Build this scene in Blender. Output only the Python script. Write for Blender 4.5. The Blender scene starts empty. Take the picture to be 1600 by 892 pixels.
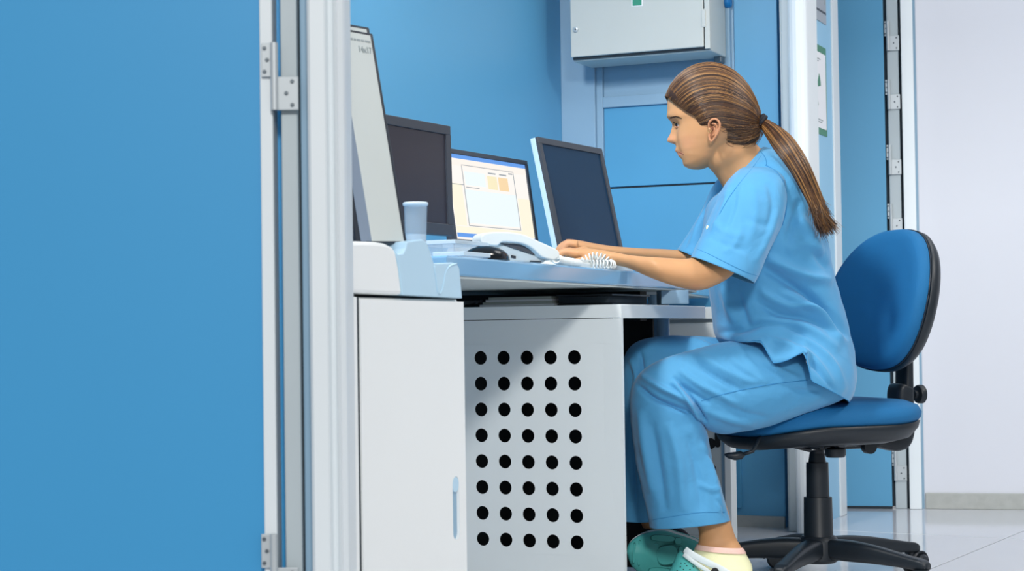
import bpy, bmesh, math, random
import numpy as np
from mathutils import Vector, Matrix, Euler
from mathutils.bvhtree import BVHTree

random.seed(7); rng = np.random.default_rng(7)
S = bpy.context.scene
COL = S.collection
PI = math.pi

# ------------------------------------------------------------------ camera
F_PX, PITCH, ROLL, CAM_H = 2750.0, 70/2750.0, 0.014, 0.64
cam_data = bpy.data.cameras.new('camera')
cam = bpy.data.objects.new('camera', cam_data); COL.objects.link(cam)
cam_data.sensor_width = 36.0
cam_data.lens = F_PX/1600*36.0
CAM_R = Matrix.Rotation(PI/2 + PITCH, 3, 'X') @ Matrix.Rotation(-ROLL, 3, 'Z')
cam.matrix_world = Matrix.Translation((0, 0, CAM_H)) @ CAM_R.to_4x4()
cam_data.dof.use_dof = True
cam_data.dof.focus_distance = 4.2
cam_data.dof.aperture_fstop = 9.0
cam_data.clip_start = 0.05
S.camera = cam

# ------------------------------------------------------------------ world and lights
world = bpy.data.worlds.new('world'); S.world = world
world.use_nodes = True
wn = world.node_tree.nodes['Background']
wn.inputs[0].default_value = (0.93, 0.96, 1.0, 1); wn.inputs[1].default_value = 0.43

def area(name, loc, target, size, power, color=(1, 1, 1), size_y=None):
    l = bpy.data.lights.new(name, 'AREA'); l.energy = power; l.size = size; l.color = color
    if size_y: l.shape = 'RECTANGLE'; l.size_y = size_y
    o = bpy.data.objects.new(name, l); COL.objects.link(o)
    o.location = loc
    o.rotation_euler = (Vector(target) - Vector(loc)).to_track_quat('-Z', 'Y').to_euler()
    return o
area('front_lamp', (0.9, -6.0, 4.7), (0.5, 4.0, 0.7), 1.1, 490, (1.0, 0.985, 0.95))
area('ceiling_lamp_left', (-0.55, 3.1, 2.5), (0.7, 4.2, 0.7), 0.30, 46, (1.0, 0.98, 0.95))
area('ceiling_lamp_right', (2.2, 3.4, 2.5), (0.9, 4.0, 0.6), 0.5, 26, (1.0, 0.95, 0.88))
area('ceiling_lamp_back', (1.9, 4.9, 2.55), (1.7, 5.0, 0), 0.9, 9, (1.0, 0.98, 0.97))

S.view_settings.view_transform = 'Standard'
S.view_settings.look = 'None'
S.view_settings.exposure = 0.0
S.view_settings.gamma = 1.0
S.view_settings.use_curve_mapping = False

# ------------------------------------------------------------------ picture geometry helpers
CR = np.array(CAM_R)
def ray(px, py):
    d = CR @ np.array([(px-800)/F_PX, -(py-446)/F_PX, -1.0])
    return d
def P(px, py, d):
    """world point seen at a pixel of the photograph at distance d along +Y"""
    r = ray(px, py)
    r = r*(d/r[1])
    return np.array([r[0], r[1], r[2]+CAM_H])
def proj(V):
    V = np.atleast_2d(np.asarray(V, float)) - np.array([0, 0, CAM_H])
    c = V @ CR
    return np.stack([800 + F_PX*c[:, 0]/-c[:, 2], 446 - F_PX*c[:, 1]/-c[:, 2]], 1)
class Frame:
    """vertical plane family turned about z: u to the right, v away, z up"""
    def __init__(s, deg):
        a = math.radians(deg); s.a = a
        s.u = np.array([math.cos(a), math.sin(a), 0]); s.v = np.array([-math.sin(a), math.cos(a), 0])
    def hit(s, px, py, v0):
        r = ray(px, py); t = v0/(r @ s.v)
        p = r*t
        return p @ s.u, p[2] + CAM_H
    def hitu(s, px, py, u0):
        r = ray(px, py); t = u0/(r @ s.u)
        p = r*t
        return p @ s.v, p[2] + CAM_H
    def w(s, u, v, z): return s.u*u + s.v*v + np.array([0, 0, z])
W = Frame(-24.0)
B = Frame(-13.0)

# ------------------------------------------------------------------ materials
def lin(h):
    h = h.lstrip('#'); c = [int(h[i:i+2], 16)/255 for i in (0, 2, 4)]
    return tuple(x/12.92 if x <= .04045 else ((x+.055)/1.055)**2.4 for x in c) + (1,)
def mat(name, color, rough=.5, metal=0, spec=.5, noise=0, nscale=8, bump=0, bscale=200, emit=None, estr=0, trans=0, alpha=1, coat=0, sheen=0, sss=0, ior=1.45):
    m = bpy.data.materials.new(name); m.use_nodes = True
    nt = m.node_tree; b = nt.nodes['Principled BSDF']
    c = lin(color) if isinstance(color, str) else color
    b.inputs['Base Color'].default_value = c
    b.inputs['Roughness'].default_value = rough
    b.inputs['Metallic'].default_value = metal
    b.inputs['Specular IOR Level'].default_value = spec
    b.inputs['IOR'].default_value = ior
    b.inputs['Transmission Weight'].default_value = trans
    b.inputs['Alpha'].default_value = alpha
    b.inputs['Coat Weight'].default_value = coat
    b.inputs['Sheen Weight'].default_value = sheen
    if sss:
        b.inputs['Subsurface Weight'].default_value = sss
        b.inputs['Subsurface Radius'].default_value = (1, .35, .2); b.inputs['Subsurface Scale'].default_value = .006
    if emit:
        b.inputs['Emission Color'].default_value = lin(emit); b.inputs['Emission Strength'].default_value = estr
    tc = nt.nodes.new('ShaderNodeTexCoord')
    if noise:
        n = nt.nodes.new('ShaderNodeTexNoise'); n.inputs['Scale'].default_value = nscale; n.inputs['Detail'].default_value = 5
        nt.links.new(tc.outputs['Object'], n.inputs['Vector'])
        mx = nt.nodes.new('ShaderNodeMix'); mx.data_type = 'RGBA'
        mx.inputs['A'].default_value = tuple(x*(1-noise) for x in c[:3])+(1,)
        mx.inputs['B'].default_value = tuple(min(1, x*(1+noise)) for x in c[:3])+(1,)
        nt.links.new(n.outputs['Fac'], mx.inputs['Factor']); nt.links.new(mx.outputs['Result'], b.inputs['Base Color'])
    if bump:
        n2 = nt.nodes.new('ShaderNodeTexNoise'); n2.inputs['Scale'].default_value = bscale; n2.inputs['Detail'].default_value = 3
        nt.links.new(tc.outputs['Object'], n2.inputs['Vector'])
        bp = nt.nodes.new('ShaderNodeBump'); bp.inputs['Strength'].default_value = bump; bp.inputs['Distance'].default_value = .002
        nt.links.new(n2.outputs['Fac'], bp.inputs['Height']); nt.links.new(bp.outputs['Normal'], b.inputs['Normal'])
    return m
M = {}
M['blue_wall'] = mat('blue_wall_laminate', '#5fa6cf', .42, noise=.03, nscale=2, bump=.05, bscale=300)
M['blue_door'] = mat('blue_door_laminate', '#3f9ad0', .42, noise=.03, nscale=2)
M['blue_pale'] = mat('pale_blue_laminate', '#97c9e8', .4, noise=.02)
M['blue_panel'] = mat('blue_recessed_panel', '#559fc9', .38, noise=.03)
M['white_alu'] = mat('white_powder_coated_profile', '#e3eaee', .35, noise=.02)
M['grey_alu'] = mat('grey_coated_profile', '#b9c4c9', .4, noise=.03)
M['blue_grey'] = mat('blue_grey_coated_profile', '#8fb0c8', .4, noise=.03)
M['dark_gap'] = mat('dark_gap', '#27323b', .8)
M['white_wall'] = mat('white_wall_paint', '#d3d6df', .55, noise=.015, nscale=3, bump=.05)
M['ceiling'] = mat('white_ceiling_paint', '#e6e8ea', .7)
M['baseboard'] = mat('stone_baseboard', '#a9aca9', .5, noise=.18, nscale=30)
M['enclosure'] = mat('cream_grey_steel_enclosure', '#c9cdc9', .4, noise=.02)
M['steel'] = mat('zinc_steel', '#c5ccd0', .35, metal=.3)
M['screw'] = mat('screw_steel', '#6a737a', .4, metal=.7)
M['white_steel'] = mat('white_painted_steel', '#e4ebed', .35, noise=.02, nscale=3)
M['inside'] = mat('dark_shade_and_rivet', '#0d1216', .7)  # cabinet inside painted dark in place of its shade; also holes and rivet
M['desk'] = mat('glossy_pale_blue_worktop', '#84b2d6', .14, coat=.3)
M['desk_under'] = mat('light_grey_worktop_underside', '#bac3c3', .5)
M['white_plastic'] = mat('off_white_plastic', '#f1f4f4', .35, noise=.01)
M['pale_plastic'] = mat('pale_blue_plastic', '#bcdcf0', .35, noise=.01)
M['black_plastic'] = mat('black_moulded_plastic', '#1a222a', .42, noise=.15, nscale=40, bump=.1, bscale=500)
M['monitor'] = mat('dark_grey_monitor_plastic', '#3a3f48', .4)
M['monitor_side'] = mat('silver_blue_monitor_side', '#b0cce0', .3)
M['screen_off'] = mat('dark_navy_screen_off', '#15344f', .4, spec=.15)
M['screen_left'] = mat('charcoal_screen_off', '#34333c', .35, spec=.4)
M['cassette'] = mat('warm_white_cassette_face', '#cfd5d2', .5, noise=.02)
M['cassette_grey'] = mat('blue_grey_cassette_strip', '#7f8fa3', .5)
M['black_rim'] = mat('black_cassette_rim', '#15202e', .4)
M['print'] = mat('faded_grey_print', '#9aa3a6', .7)
M['paper'] = mat('paper_white', '#eef0f4', .7)
M['beige_paper'] = mat('grey_paper_stack', '#b9bfb8', .8, noise=.1, nscale=60)
M['phone'] = mat('white_phone_plastic', '#d6dbda', .3)
M['gloss_black'] = mat('glossy_black_plastic', '#0c1117', .12, spec=.4)
M['green'] = mat('dull_green_print', '#4f8a72', .6)
M['green_led'] = mat('green_label', '#2f9478', .5)
M['grey_sign'] = mat('grey_sign_plate', '#a3abb5', .5)
M['dark_print'] = mat('dark_grey_print', '#454c57', .7)
M['chair_blue'] = mat('blue_woven_upholstery', '#0d669c', .75, noise=.06, nscale=12, bump=.5, bscale=900)
M['sock'] = mat('pale_yellow_cotton_sock', '#ecebc0', .85, bump=.4, bscale=600)
M['sock_pink'] = mat('pink_sock_rim', '#f1c9bd', .85, bump=.4, bscale=600)
M['teal'] = mat('teal_foam_rubber', '#4fb0ad', .5, noise=.05, nscale=20)
M['clog_white'] = mat('white_foam_rubber', '#dde6e8', .45)
M['hair_tie'] = mat('black_elastic', '#121622', .7, bump=.5)
M['eye_white'] = mat('eye_white', '#e9e4e0', .15)
M['iris'] = mat('dark_brown_iris', '#2a1a12', .1)
M['brow'] = mat('dark_brown_brow_hair', '#3d2718', .6)
M['gold'] = mat('gold_earring', '#e8c98a', .25, metal=.8)
M['undershirt'] = mat('black_undershirt', '#0e1326', .8)
M['cream'] = mat('cream_button', '#efe9c0', .5)
M['blue_knob'] = mat('blue_switch_knob', '#1274b8', .35)

def cloth_mat(name, col):
    m = mat(name, col, .72, sheen=.25)
    nt = m.node_tree; b = nt.nodes['Principled BSDF']
    tc = [n for n in nt.nodes if n.type == 'TEX_COORD'][0]
    n1 = nt.nodes.new('ShaderNodeTexNoise'); n1.inputs['Scale'].default_value = 14; n1.inputs['Detail'].default_value = 3; n1.inputs['Distortion'].default_value = .8
    n2 = nt.nodes.new('ShaderNodeTexNoise'); n2.inputs['Scale'].default_value = 900
    for n in (n1, n2): nt.links.new(tc.outputs['Object'], n.inputs['Vector'])
    b1 = nt.nodes.new('ShaderNodeBump'); b1.inputs['Strength'].default_value = .35; b1.inputs['Distance'].default_value = .012
    b2 = nt.nodes.new('ShaderNodeBump'); b2.inputs['Strength'].default_value = .15; b2.inputs['Distance'].default_value = .001
    nt.links.new(n1.outputs['Fac'], b1.inputs['Height']); nt.links.new(n2.outputs['Fac'], b2.inputs['Height'])
    nt.links.new(b1.outputs['Normal'], b2.inputs['Normal']); nt.links.new(b2.outputs['Normal'], b.inputs['Normal'])
    return m
M['scrub'] = cloth_mat('blue_cotton_scrubs', '#4a98c8')
M['seam'] = mat('blue_seam_thread', '#2f7fb5', .8)
M['scrub_band'] = mat('darker_blue_facing', '#3c8cc2', .75)

def skin_mat():
    m = mat('skin', '#d8a47c', .5, sss=.12, spec=.35)
    nt = m.node_tree; b = nt.nodes['Principled BSDF']
    a = nt.nodes.new('ShaderNodeVertexColor'); a.layer_name = 'tint'
    tc = [n for n in nt.nodes if n.type == 'TEX_COORD'][0]
    n = nt.nodes.new('ShaderNodeTexNoise'); n.inputs['Scale'].default_value = 25; n.inputs['Detail'].default_value = 4
    nt.links.new(tc.outputs['Object'], n.inputs['Vector'])
    mr = nt.nodes.new('ShaderNodeMapRange'); mr.inputs['To Min'].default_value = .93; mr.inputs['To Max'].default_value = 1.07
    nt.links.new(n.outputs['Fac'], mr.inputs['Value'])
    vm = nt.nodes.new('ShaderNodeVectorMath'); vm.operation = 'SCALE'
    nt.links.new(a.outputs['Color'], vm.inputs[0]); nt.links.new(mr.outputs['Result'], vm.inputs['Scale'])
    nt.links.new(vm.outputs['Vector'], b.inputs['Base Color'])
    return m
M['skin'] = skin_mat()
def hair_mat():
    m = bpy.data.materials.new('brown_hair'); m.use_nodes = True
    nt = m.node_tree; b = nt.nodes['Principled BSDF']
    g = nt.nodes.new('ShaderNodeNewGeometry')
    r = nt.nodes.new('ShaderNodeValToRGB')
    r.color_ramp.elements[0].color = lin('#211209'); r.color_ramp.elements[1].color = lin('#a87a44')
    e = r.color_ramp.elements.new(.6); e.color = lin('#4e2f1a')
    nt.links.new(g.outputs['Random Per Island'], r.inputs['Fac']); nt.links.new(r.outputs['Color'], b.inputs['Base Color'])
    b.inputs['Roughness'].default_value = .38; b.inputs['Specular IOR Level'].default_value = .6
    return m
M['hair'] = hair_mat()
M['hair_base'] = mat('dark_hair_base', '#3b2415', .5, noise=.3, nscale=60)

def floor_mat():
    m = mat('polished_pale_tile', '#cdd0d6', .09, noise=.03, nscale=4, spec=.6)
    nt = m.node_tree; b = nt.nodes['Principled BSDF']
    return m
M['floor'] = floor_mat()
M['joint'] = mat('grey_tile_joint', '#8f9398', .6)

# ------------------------------------------------------------------ object helpers
def mesh(name, verts, faces, m=None, parent=None, smooth=False, mats=None, fm=None, coll=True):
    me = bpy.data.meshes.new(name)
    me.from_pydata([tuple(map(float, v)) for v in verts], [], [tuple(map(int, f)) for f in faces]); me.update()
    o = bpy.data.objects.new(name, me)
    if mats:
        for x in mats: me.materials.append(x)
        if fm is not None: me.polygons.foreach_set('material_index', fm)
    elif m: me.materials.append(m)
    if smooth: me.polygons.foreach_set('use_smooth', [True]*len(me.polygons))
    if coll: COL.objects.link(o)
    if parent is not None: setpar(o, parent)
    return o
def setpar(o, p):
    o.parent = p
    o.matrix_parent_inverse = p.matrix_world.inverted() if p.parent is None else (p.parent.matrix_world @ p.matrix_local).inverted()
def tag(o, label=None, cat=None, group=None, kind=None):
    if label: o['label'] = label
    if cat: o['category'] = cat
    if group: o['group'] = group
    if kind: o['kind'] = kind
    return o
def empty(name, loc, label, cat, group=None):
    o = bpy.data.objects.new(name, None); COL.objects.link(o); o.empty_display_size = .05
    o.location = tuple(map(float, loc)); o.matrix_world = Matrix.Translation(o.location)
    tag(o, label, cat, group); return o
def fix_normals(o):
    bm = bmesh.new(); bm.from_mesh(o.data); bmesh.ops.recalc_face_normals(bm, faces=bm.faces); bm.to_mesh(o.data); bm.free(); return o
def bevel(o, w, seg=2):
    if w <= 0: return o
    md = o.modifiers.new('bevel', 'BEVEL'); md.width = w; md.segments = seg; md.limit_method = 'ANGLE'; md.angle_limit = .6
    return o
BOXF = [(0,3,2,1),(4,5,6,7),(0,1,5,4),(1,2,6,5),(2,3,7,6),(3,0,4,7)]
def hexa(name, c8, m, parent=None, bv=0):
    o = mesh(name, c8, BOXF, m, parent); fix_normals(o); return bevel(o, bv)
def fbox(name, fr, u0, u1, v0, v1, z0, z1, m, parent=None, bv=0):
    c = [fr.w(u, v, z) for z in (z0, z1) for (u, v) in ((u0, v0), (u1, v0), (u1, v1), (u0, v1))]
    return hexa(name, c, m, parent, bv)
F0 = Frame(0)
def extrude_poly(name, pts, vec, m, parent=None, bv=0, smooth=False):
    n = len(pts); vec = np.asarray(vec, float)
    V = [np.asarray(p, float) for p in pts] + [np.asarray(p, float)+vec for p in pts]
    Fs = [tuple(range(n))[::-1], tuple(range(n, 2*n))] + [(i, (i+1) % n, n+(i+1) % n, n+i) for i in range(n)]
    o = mesh(name, V, Fs, m, parent); fix_normals(o); return bevel(o, bv)
def prism(name, plan, z0, z1, m, parent=None, bv=0):
    return extrude_poly(name, [(x, y, z0) for x, y in plan], (0, 0, z1-z0), m, parent, bv)
def lathe(name, prof, center, m, parent=None, axis=(0, 0, 1), seg=40, smooth=True):
    ax = Vector(axis).normalized(); q = ax.to_track_quat('Z', 'Y').to_matrix()
    V = []; Fs = []
    for r, h in prof:
        for k in range(seg):
            a = 2*PI*k/seg
            p = q @ Vector((r*math.cos(a), r*math.sin(a), h)); V.append(np.array(p)+np.asarray(center))
    for i in range(len(prof)-1):
        for k in range(seg):
            Fs.append((i*seg+k, i*seg+(k+1) % seg, (i+1)*seg+(k+1) % seg, (i+1)*seg+k))
    Fs.append(tuple(range(seg))[::-1]); Fs.append(tuple((len(prof)-1)*seg+k for k in range(seg)))
    o = mesh(name, V, Fs, m, parent, smooth); fix_normals(o)
    if smooth:
        md = o.modifiers.new('edges', 'EDGE_SPLIT'); md.split_angle = .7
    return o
def tube_geo(pts, rad, seg=8, cap=True):
    pts = np.asarray(pts, float); n = len(pts)
    rad = np.full(n, rad) if np.isscalar(rad) else np.asarray(rad, float)
    T = np.gradient(pts, axis=0); T /= np.linalg.norm(T, axis=1)[:, None]+1e-12
    up = np.array([0, 0, 1.0]) if abs(T[0][2]) < .9 else np.array([1.0, 0, 0])
    N = np.cross(T[0], up); N /= np.linalg.norm(N)
    V = []
    for i in range(n):
        N = N - T[i]*(N @ T[i]); N /= np.linalg.norm(N)+1e-12
        Bn = np.cross(T[i], N)
        a = np.arange(seg)*2*PI/seg
        V.append(pts[i] + rad[i]*(np.cos(a)[:, None]*N + np.sin(a)[:, None]*Bn))
    V = np.concatenate(V)
    Fs = [(i*seg+k, i*seg+(k+1) % seg, (i+1)*seg+(k+1) % seg, (i+1)*seg+k) for i in range(n-1) for k in range(seg)]
    if cap: Fs += [tuple(range(seg))[::-1], tuple((n-1)*seg+k for k in range(seg))]
    return V, Fs
def tube(name, pts, rad, m, parent=None, seg=10, smooth=True):
    V, Fs = tube_geo(pts, rad, seg); o = mesh(name, V, Fs, m, parent, smooth); return fix_normals(o)
def catmull(A, k):
    A = np.asarray(A, float); n = len(A); out = []
    for i in range(n-1):
        p0 = A[max(i-1, 0)]; p1 = A[i]; p2 = A[i+1]; p3 = A[min(i+2, n-1)]
        for j in range(k):
            t = j/k
            out.append(.5*((2*p1)+(-p0+p2)*t+(2*p0-5*p1+4*p2-p3)*t*t+(-p0+3*p1-3*p2+p3)*t**3))
    out.append(A[-1]); return np.array(out)
def merge(parts):
    V = []; Fs = []; off = 0
    for v, f in parts:
        V.append(np.asarray(v)); Fs += [tuple(i+off for i in q) for q in f]; off += len(v)
    return np.concatenate(V), Fs
def loft_geo(rings, closed=True, cap0=True, cap1=True):
    """rings: (n, seg, 3)"""
    n, s = rings.shape[:2]
    V = rings.reshape(-1, 3)
    Fs = [(i*s+k, i*s+(k+1) % s, (i+1)*s+(k+1) % s, (i+1)*s+k) for i in range(n-1) for k in range(s if closed else s-1)]
    if cap0: Fs.append(tuple(range(s))[::-1])
    if cap1: Fs.append(tuple((n-1)*s+k for k in range(s)))
    return V, Fs
def abrings(spec, seg=48, k=5, p=2.0):
    """spec rows: Ax,Ay,Bx,By,d,w  -> rings through both outline pixels with half depth w"""
    rows = catmull(spec, k)
    a = np.arange(seg)*2*PI/seg
    ca = np.sign(np.cos(a))*np.abs(np.cos(a))**(2/p); sa = np.sign(np.sin(a))*np.abs(np.sin(a))**(2/p)
    R = []
    for Ax, Ay, Bx, By, d, w in rows:
        A = P(Ax, Ay, d); Bq = P(Bx, By, d); c = (A+Bq)/2; h = (A-Bq)/2
        R.append(c + ca[:, None]*h + sa[:, None]*np.array([0, -w, 0]))
    return np.array(R)      # angle 0 = A side, pi/2 = camera side, pi = B side

def pnoise(V, sc, seed=0):
    r = np.random.default_rng(seed); out = np.zeros(len(V))
    for i in range(6):
        k = r.normal(size=3)*sc; ph = r.uniform(0, 6.28); k2 = r.normal(size=3)*sc*.6; ph2 = r.uniform(0, 6.28)
        out += np.sin(V @ k + ph + 1.5*np.sin(V @ k2 + ph2))
    return out/6
def vnormals(V, Fs):
    N = np.zeros_like(V); Q = np.array([f for f in Fs if len(f) == 4])
    n = np.cross(V[Q[:, 2]]-V[Q[:, 0]], V[Q[:, 3]]-V[Q[:, 1]])
    for j in range(4): np.add.at(N, Q[:, j], n)
    return N/(np.linalg.norm(N, axis=1)[:, None]+1e-12)
def apply_folds(V, Fs, folds, flip=1, fine=.0012, seed=3, mask=None):
    N = vnormals(V, Fs)*flip
    px = proj(V); face = np.clip(-N[:, 1]*1.6+.15, 0, 1)
    D = np.zeros(len(V))
    for pl, w, amp in folds:
        pl = catmull(np.array(pl, float), 6)
        seg = np.linalg.norm(np.diff(pl, axis=0), axis=1); L = np.concatenate([[0], np.cumsum(seg)])
        best = np.full(len(V), 1e9); tt = np.zeros(len(V))
        for i in range(len(pl)-1):
            a, b = pl[i], pl[i+1]; ab = b-a
            t = np.clip(((px-a) @ ab)/(ab @ ab), 0, 1)
            d = np.linalg.norm(px-(a+t[:, None]*ab), axis=1)
            m = d < best; best[m] = d[m]; tt[m] = (L[i]+t[m]*seg[i])/L[-1]
        taper = np.sin(np.clip(tt, 0, 1)*PI)**.5 + .05
        D += 1.6*amp*np.exp(-(best/(w*.8))**2)*taper
    D *= face
    D += fine*pnoise(V, 55, seed)
    if mask is not None: D *= mask
    return V + N*D[:, None]
def bvh_of(o):
    return BVHTree.FromPolygons([v.co.copy() for v in o.data.vertices], [tuple(p.vertices) for p in o.data.polygons])
def surf(bvhs, px, py, off=0.0):
    r = Vector(ray(px, py)).normalized(); best = None
    for b in (bvhs if isinstance(bvhs, list) else [bvhs]):
        h = b.ray_cast(Vector((0, 0, CAM_H)), r)
        if h[0] is not None and (best is None or h[3] < best[3]): best = h
    if best is None: return None
    return np.array(best[0] - r*off)

# ================================================================== SETTING
def st(o): return tag(o, kind='structure')
Z1 = 2.6
# floor of large square tiles (setting: tiles are parts)
floor = bpy.data.objects.new('floor', None); COL.objects.link(floor); st(floor)
TS = 0.95
tf = Frame(-38.0 + 0.0)
# a joint must pass through pixels (1446,892) and (1600,829)
def floor_pt(px, py):
    r = ray(px, py); t = -CAM_H/r[2]; return np.array([r[0]*t, r[1]*t])
j0 = floor_pt(1446, 892); j1 = floor_pt(1600, 829)
jd = (j1-j0)/np.linalg.norm(j1-j0); jn = np.array([jd[1], -jd[0]])
tile_me = None
base = [(-.5,-.5),(.5,-.5),(.5,.5),(-.5,.5)]
g = .0018
for i in range(-8, 9):
    for j in range(-4, 9):
        c = j0 + jd*(j*TS+.30) + jn*(i+.5)*TS
        if not (-3.2 < c[0] < 4.2 and 1.6 < c[1] < 8.2): continue
        if tile_me is None:
            h = TS/2-g
            V = []
            for z, e in ((-.012, 0), (-.0008, 0), (0, .0012)):
                for a, b in base:
                    q = jd*(a*2*(h-e)) + jn*(b*2*(h-e)); V.append((q[0], q[1], z))
            Fs = [(0,1,5,4),(1,2,6,5),(2,3,7,6),(3,0,4,7),(4,5,9,8),(5,6,10,9),(6,7,11,10),(7,4,8,11),(8,9,10,11)]
            t = mesh('tile', V, Fs, M['floor']); fix_normals(t); tile_me = t.data
        else:
            t = bpy.data.objects.new('tile', tile_me); COL.objects.link(t)
        t.location = (c[0], c[1], 0); t.parent = floor
sub = mesh('grout', [(-9,-3,-.004),(9,-3,-.004),(9,10,-.004),(-9,10,-.004)], [(0,1,2,3)], M['joint'], floor)
ceil = st(mesh('ceiling', [(-5,1.6,Z1),(6,1.6,Z1),(6,9,Z1),(-5,9,Z1)], [(0,3,2,1)], M['ceiling']))

# back wall behind the desk (frame W) and the left wall that meets it in the corner
vW = 5.48
uC, _ = W.hit(885, 300, vW)
uE, _ = W.hit(1222, 500, vW)
wb = st(fbox('wall_back', W, uC, uE, vW, vW+.1, 0, Z1, M['blue_wall']))
wl = st(fbox('wall_left', W, uC-.1, uC, 2.95, vW+.1, 0, Z1, M['blue_wall']))
uB0, _ = W.hit(1143, 815, vW)
bbk = st(fbox('baseboard_back', W, uC, uE, vW-.012, vW, 0, .036, M['baseboard']))
# pale frame around the recessed blue hatch in the back wall
z110 = lambda px, py, v=vW: W.hit(px, py, v)[1]
uP1, _ = W.hit(936, 200, vW)
uHr, _ = W.hit(1150, 200, vW)
zt = z110(1000, 166)
fr = bpy.data.objects.new('trim_1', None); COL.objects.link(fr); st(fr)
fbox('pilaster', W, uC, uP1, vW-.035, vW+.01, 0.02, Z1-.01, M['blue_grey'], fr, .002)
u945, _ = W.hit(946, 200, vW)
fbox('upright', W, uP1, u945, vW-.022, vW+.01, 0.05, Z1-.01, M['blue_grey'], fr, .002)
zr0 = W.hit(1000, 166, vW)[1]; zr1 = W.hit(1000, 149, vW)[1]
fbox('rail', W, u945, uHr, vW-.022, vW+.01, zr0, zr1, M['blue_grey'], fr, .002)
fbox('fascia', W, u945, uHr, vW-.010, vW+.01, zr1, Z1-.05, M['blue_grey'], fr, .001)
zl = W.hit(1000, 292, vW)[1]
pn = bpy.data.objects.new('trim_2', None); COL.objects.link(pn); st(pn)
fbox('upper_panel', W, u945, uHr, vW-.012, vW+.01, zl+.003, zr0, M['blue_panel'], pn, .002)
fbox('lower_panel', W, u945, uHr, vW-.012, vW+.01, .06, zl-.003, M['blue_panel'], pn, .002)
fbox('joint_strip', W, u945, uHr, vW-.006, vW+.01, zl-.003, zl+.003, M['dark_gap'], pn)

# right hand corner post
post = bpy.data.objects.new('trim_3', None); COL.objects.link(post); st(post)
vP = 5.38
def upx(px, py, v): return W.hit(px, py, v)[0]
a0, a1, a2, a3 = [upx(x, 160, vP) for x in (1219, 1222, 1236, 1266)]
fbox('dark_joint', W, a0, a1, vP+.01, vP+.08, 0, Z1-.01, M['grey_alu'], post)
fbox('grey_strip', W, a1, a2, vP, vP+.1, 0, Z1-.01, M['grey_alu'], post, .003)
pl = []
for k in range(9):
    t = k/8; a = PI - PI*t
    q = W.w((a2+a3)/2 + math.cos(a)*(a3-a2)/2, vP - .02 - math.sin(a)*.022, 0); pl.append((q[0], q[1]))
for u, v in ((a3, vP+.1), (a2, vP+.1)):
    q = W.w(u, v, 0); pl.append((q[0], q[1]))
prism('round_edge_profile', pl, 0, Z1-.01, M['white_alu'], post)
# short return wall with the signs, running away behind the post
uR = a3-.045
vEnd = W.hitu(1300, 160, uR)[0]
wr = st(fbox('wall_right', W, uR-.06, uR, vP+.102, vEnd, 0, Z1-.02, M['blue_pale']))
tr4 = bpy.data.objects.new('trim_4', None); COL.objects.link(tr4); st(tr4)
vE2 = W.hitu(1311, 160, uR+.004)[0]
fbox('end_profile', W, uR-.07, uR+.006, vEnd, vE2, 0, Z1-.02, M['white_alu'], tr4, .003)

# far plane: blue door leaf, hinge profile, frame, white wall
vB = 0
r0 = floor_pt(1500, 795); vB = np.array([r0[0], r0[1], 0]) @ B.v
def ub(px, py=450, v=None): return B.hit(px, py, vB if v is None else v)[0]
wf = st(fbox('wall_far', B, ub(1432), ub(1432)+3.2, vB, vB+.1, 0, Z1, M['white_wall']))
st(fbox('baseboard_far', B, ub(1440), ub(1440)+3.2, vB-.012, vB, 0, B.hit(1500, 770, vB)[1], M['baseboard'], bv=.002))
wf2 = st(fbox('wall_hall', B, -1.0, ub(1300), vB+.25, vB+.35, 0, Z1, M['blue_wall']))
d2 = bpy.data.objects.new('door_2', None); COL.objects.link(d2); st(d2)
fbox('leaf', B, ub(1280), ub(1388), vB-.02, vB+.02, .008, 2.2, M['blue_wall'], d2, .002)
fbox('floor_seal', B, ub(1280), ub(1388), vB-.021, vB+.02, 0, .009, M['dark_gap'], d2)
fbox('gap_seal', B, ub(1388), ub(1393), vB+.0, vB+.02, .008, 2.2, M['dark_gap'], d2)
fbox('jamb', B, ub(1393), ub(1411), vB-.01, vB+.03, 0, 2.3, M['grey_alu'], d2, .002)
fbox('jamb_joint', B, ub(1411), ub(1415), vB+.004, vB+.03, 0, 2.3, M['dark_gap'], d2)
fbox('frame', B, ub(1415), ub(1434), vB-.03, vB+.03, 0, 2.3, M['white_alu'], d2, .003)
fbox('frame_joint', B, ub(1434), ub(1438), vB-.004, vB+.03, 0, 2.3, M['blue_grey'], d2)
def hinge(parent, fr, uc, v, z, wl, wr, h, off):
    """two offset leaves with screws: left leaf up, right leaf down, barrel between"""
    hg = fbox('hinge', fr, uc-wl, uc, v-.004, v, z, z+h, M['steel'], parent, .0008)
    fbox('leaf_plate', fr, uc-.006, uc+wr, v-.004, v, z-h*off, z, M['steel'], hg, .0008)
    c = fr.w(uc, v-.006, z); lathe('barrel', [(0.0001, -h*off), (.0055, -h*off), (.0055, h), (.0001, h)], c, M['steel'], hg, seg=16)
    for (du, dz) in ((-wl*.75, h*.85), (-wl*.55, h*.5), (-wl*.75, h*.15), (wr*.75, -h*.15), (wr*.5, -h*.5), (wr*.75, -h*.85)):
        c = fr.w(uc+du, v-.0055, z+dz)
        lathe('screw', [(.0001, 0), (.0028, 0), (.0022, .0015), (.0001, .0015)], c, M['screw'], hg, axis=tuple(-fr.v), seg=10)
for k, yy in enumerate((55-92, 55, 147, 249, 341-0, 728)):
    uu, zz = B.hit(1388+.018*(yy-100), yy, vB-.03)
    hinge(d2, B, uu, vB-.012, zz, .012, .038, .052, 1.0)

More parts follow.
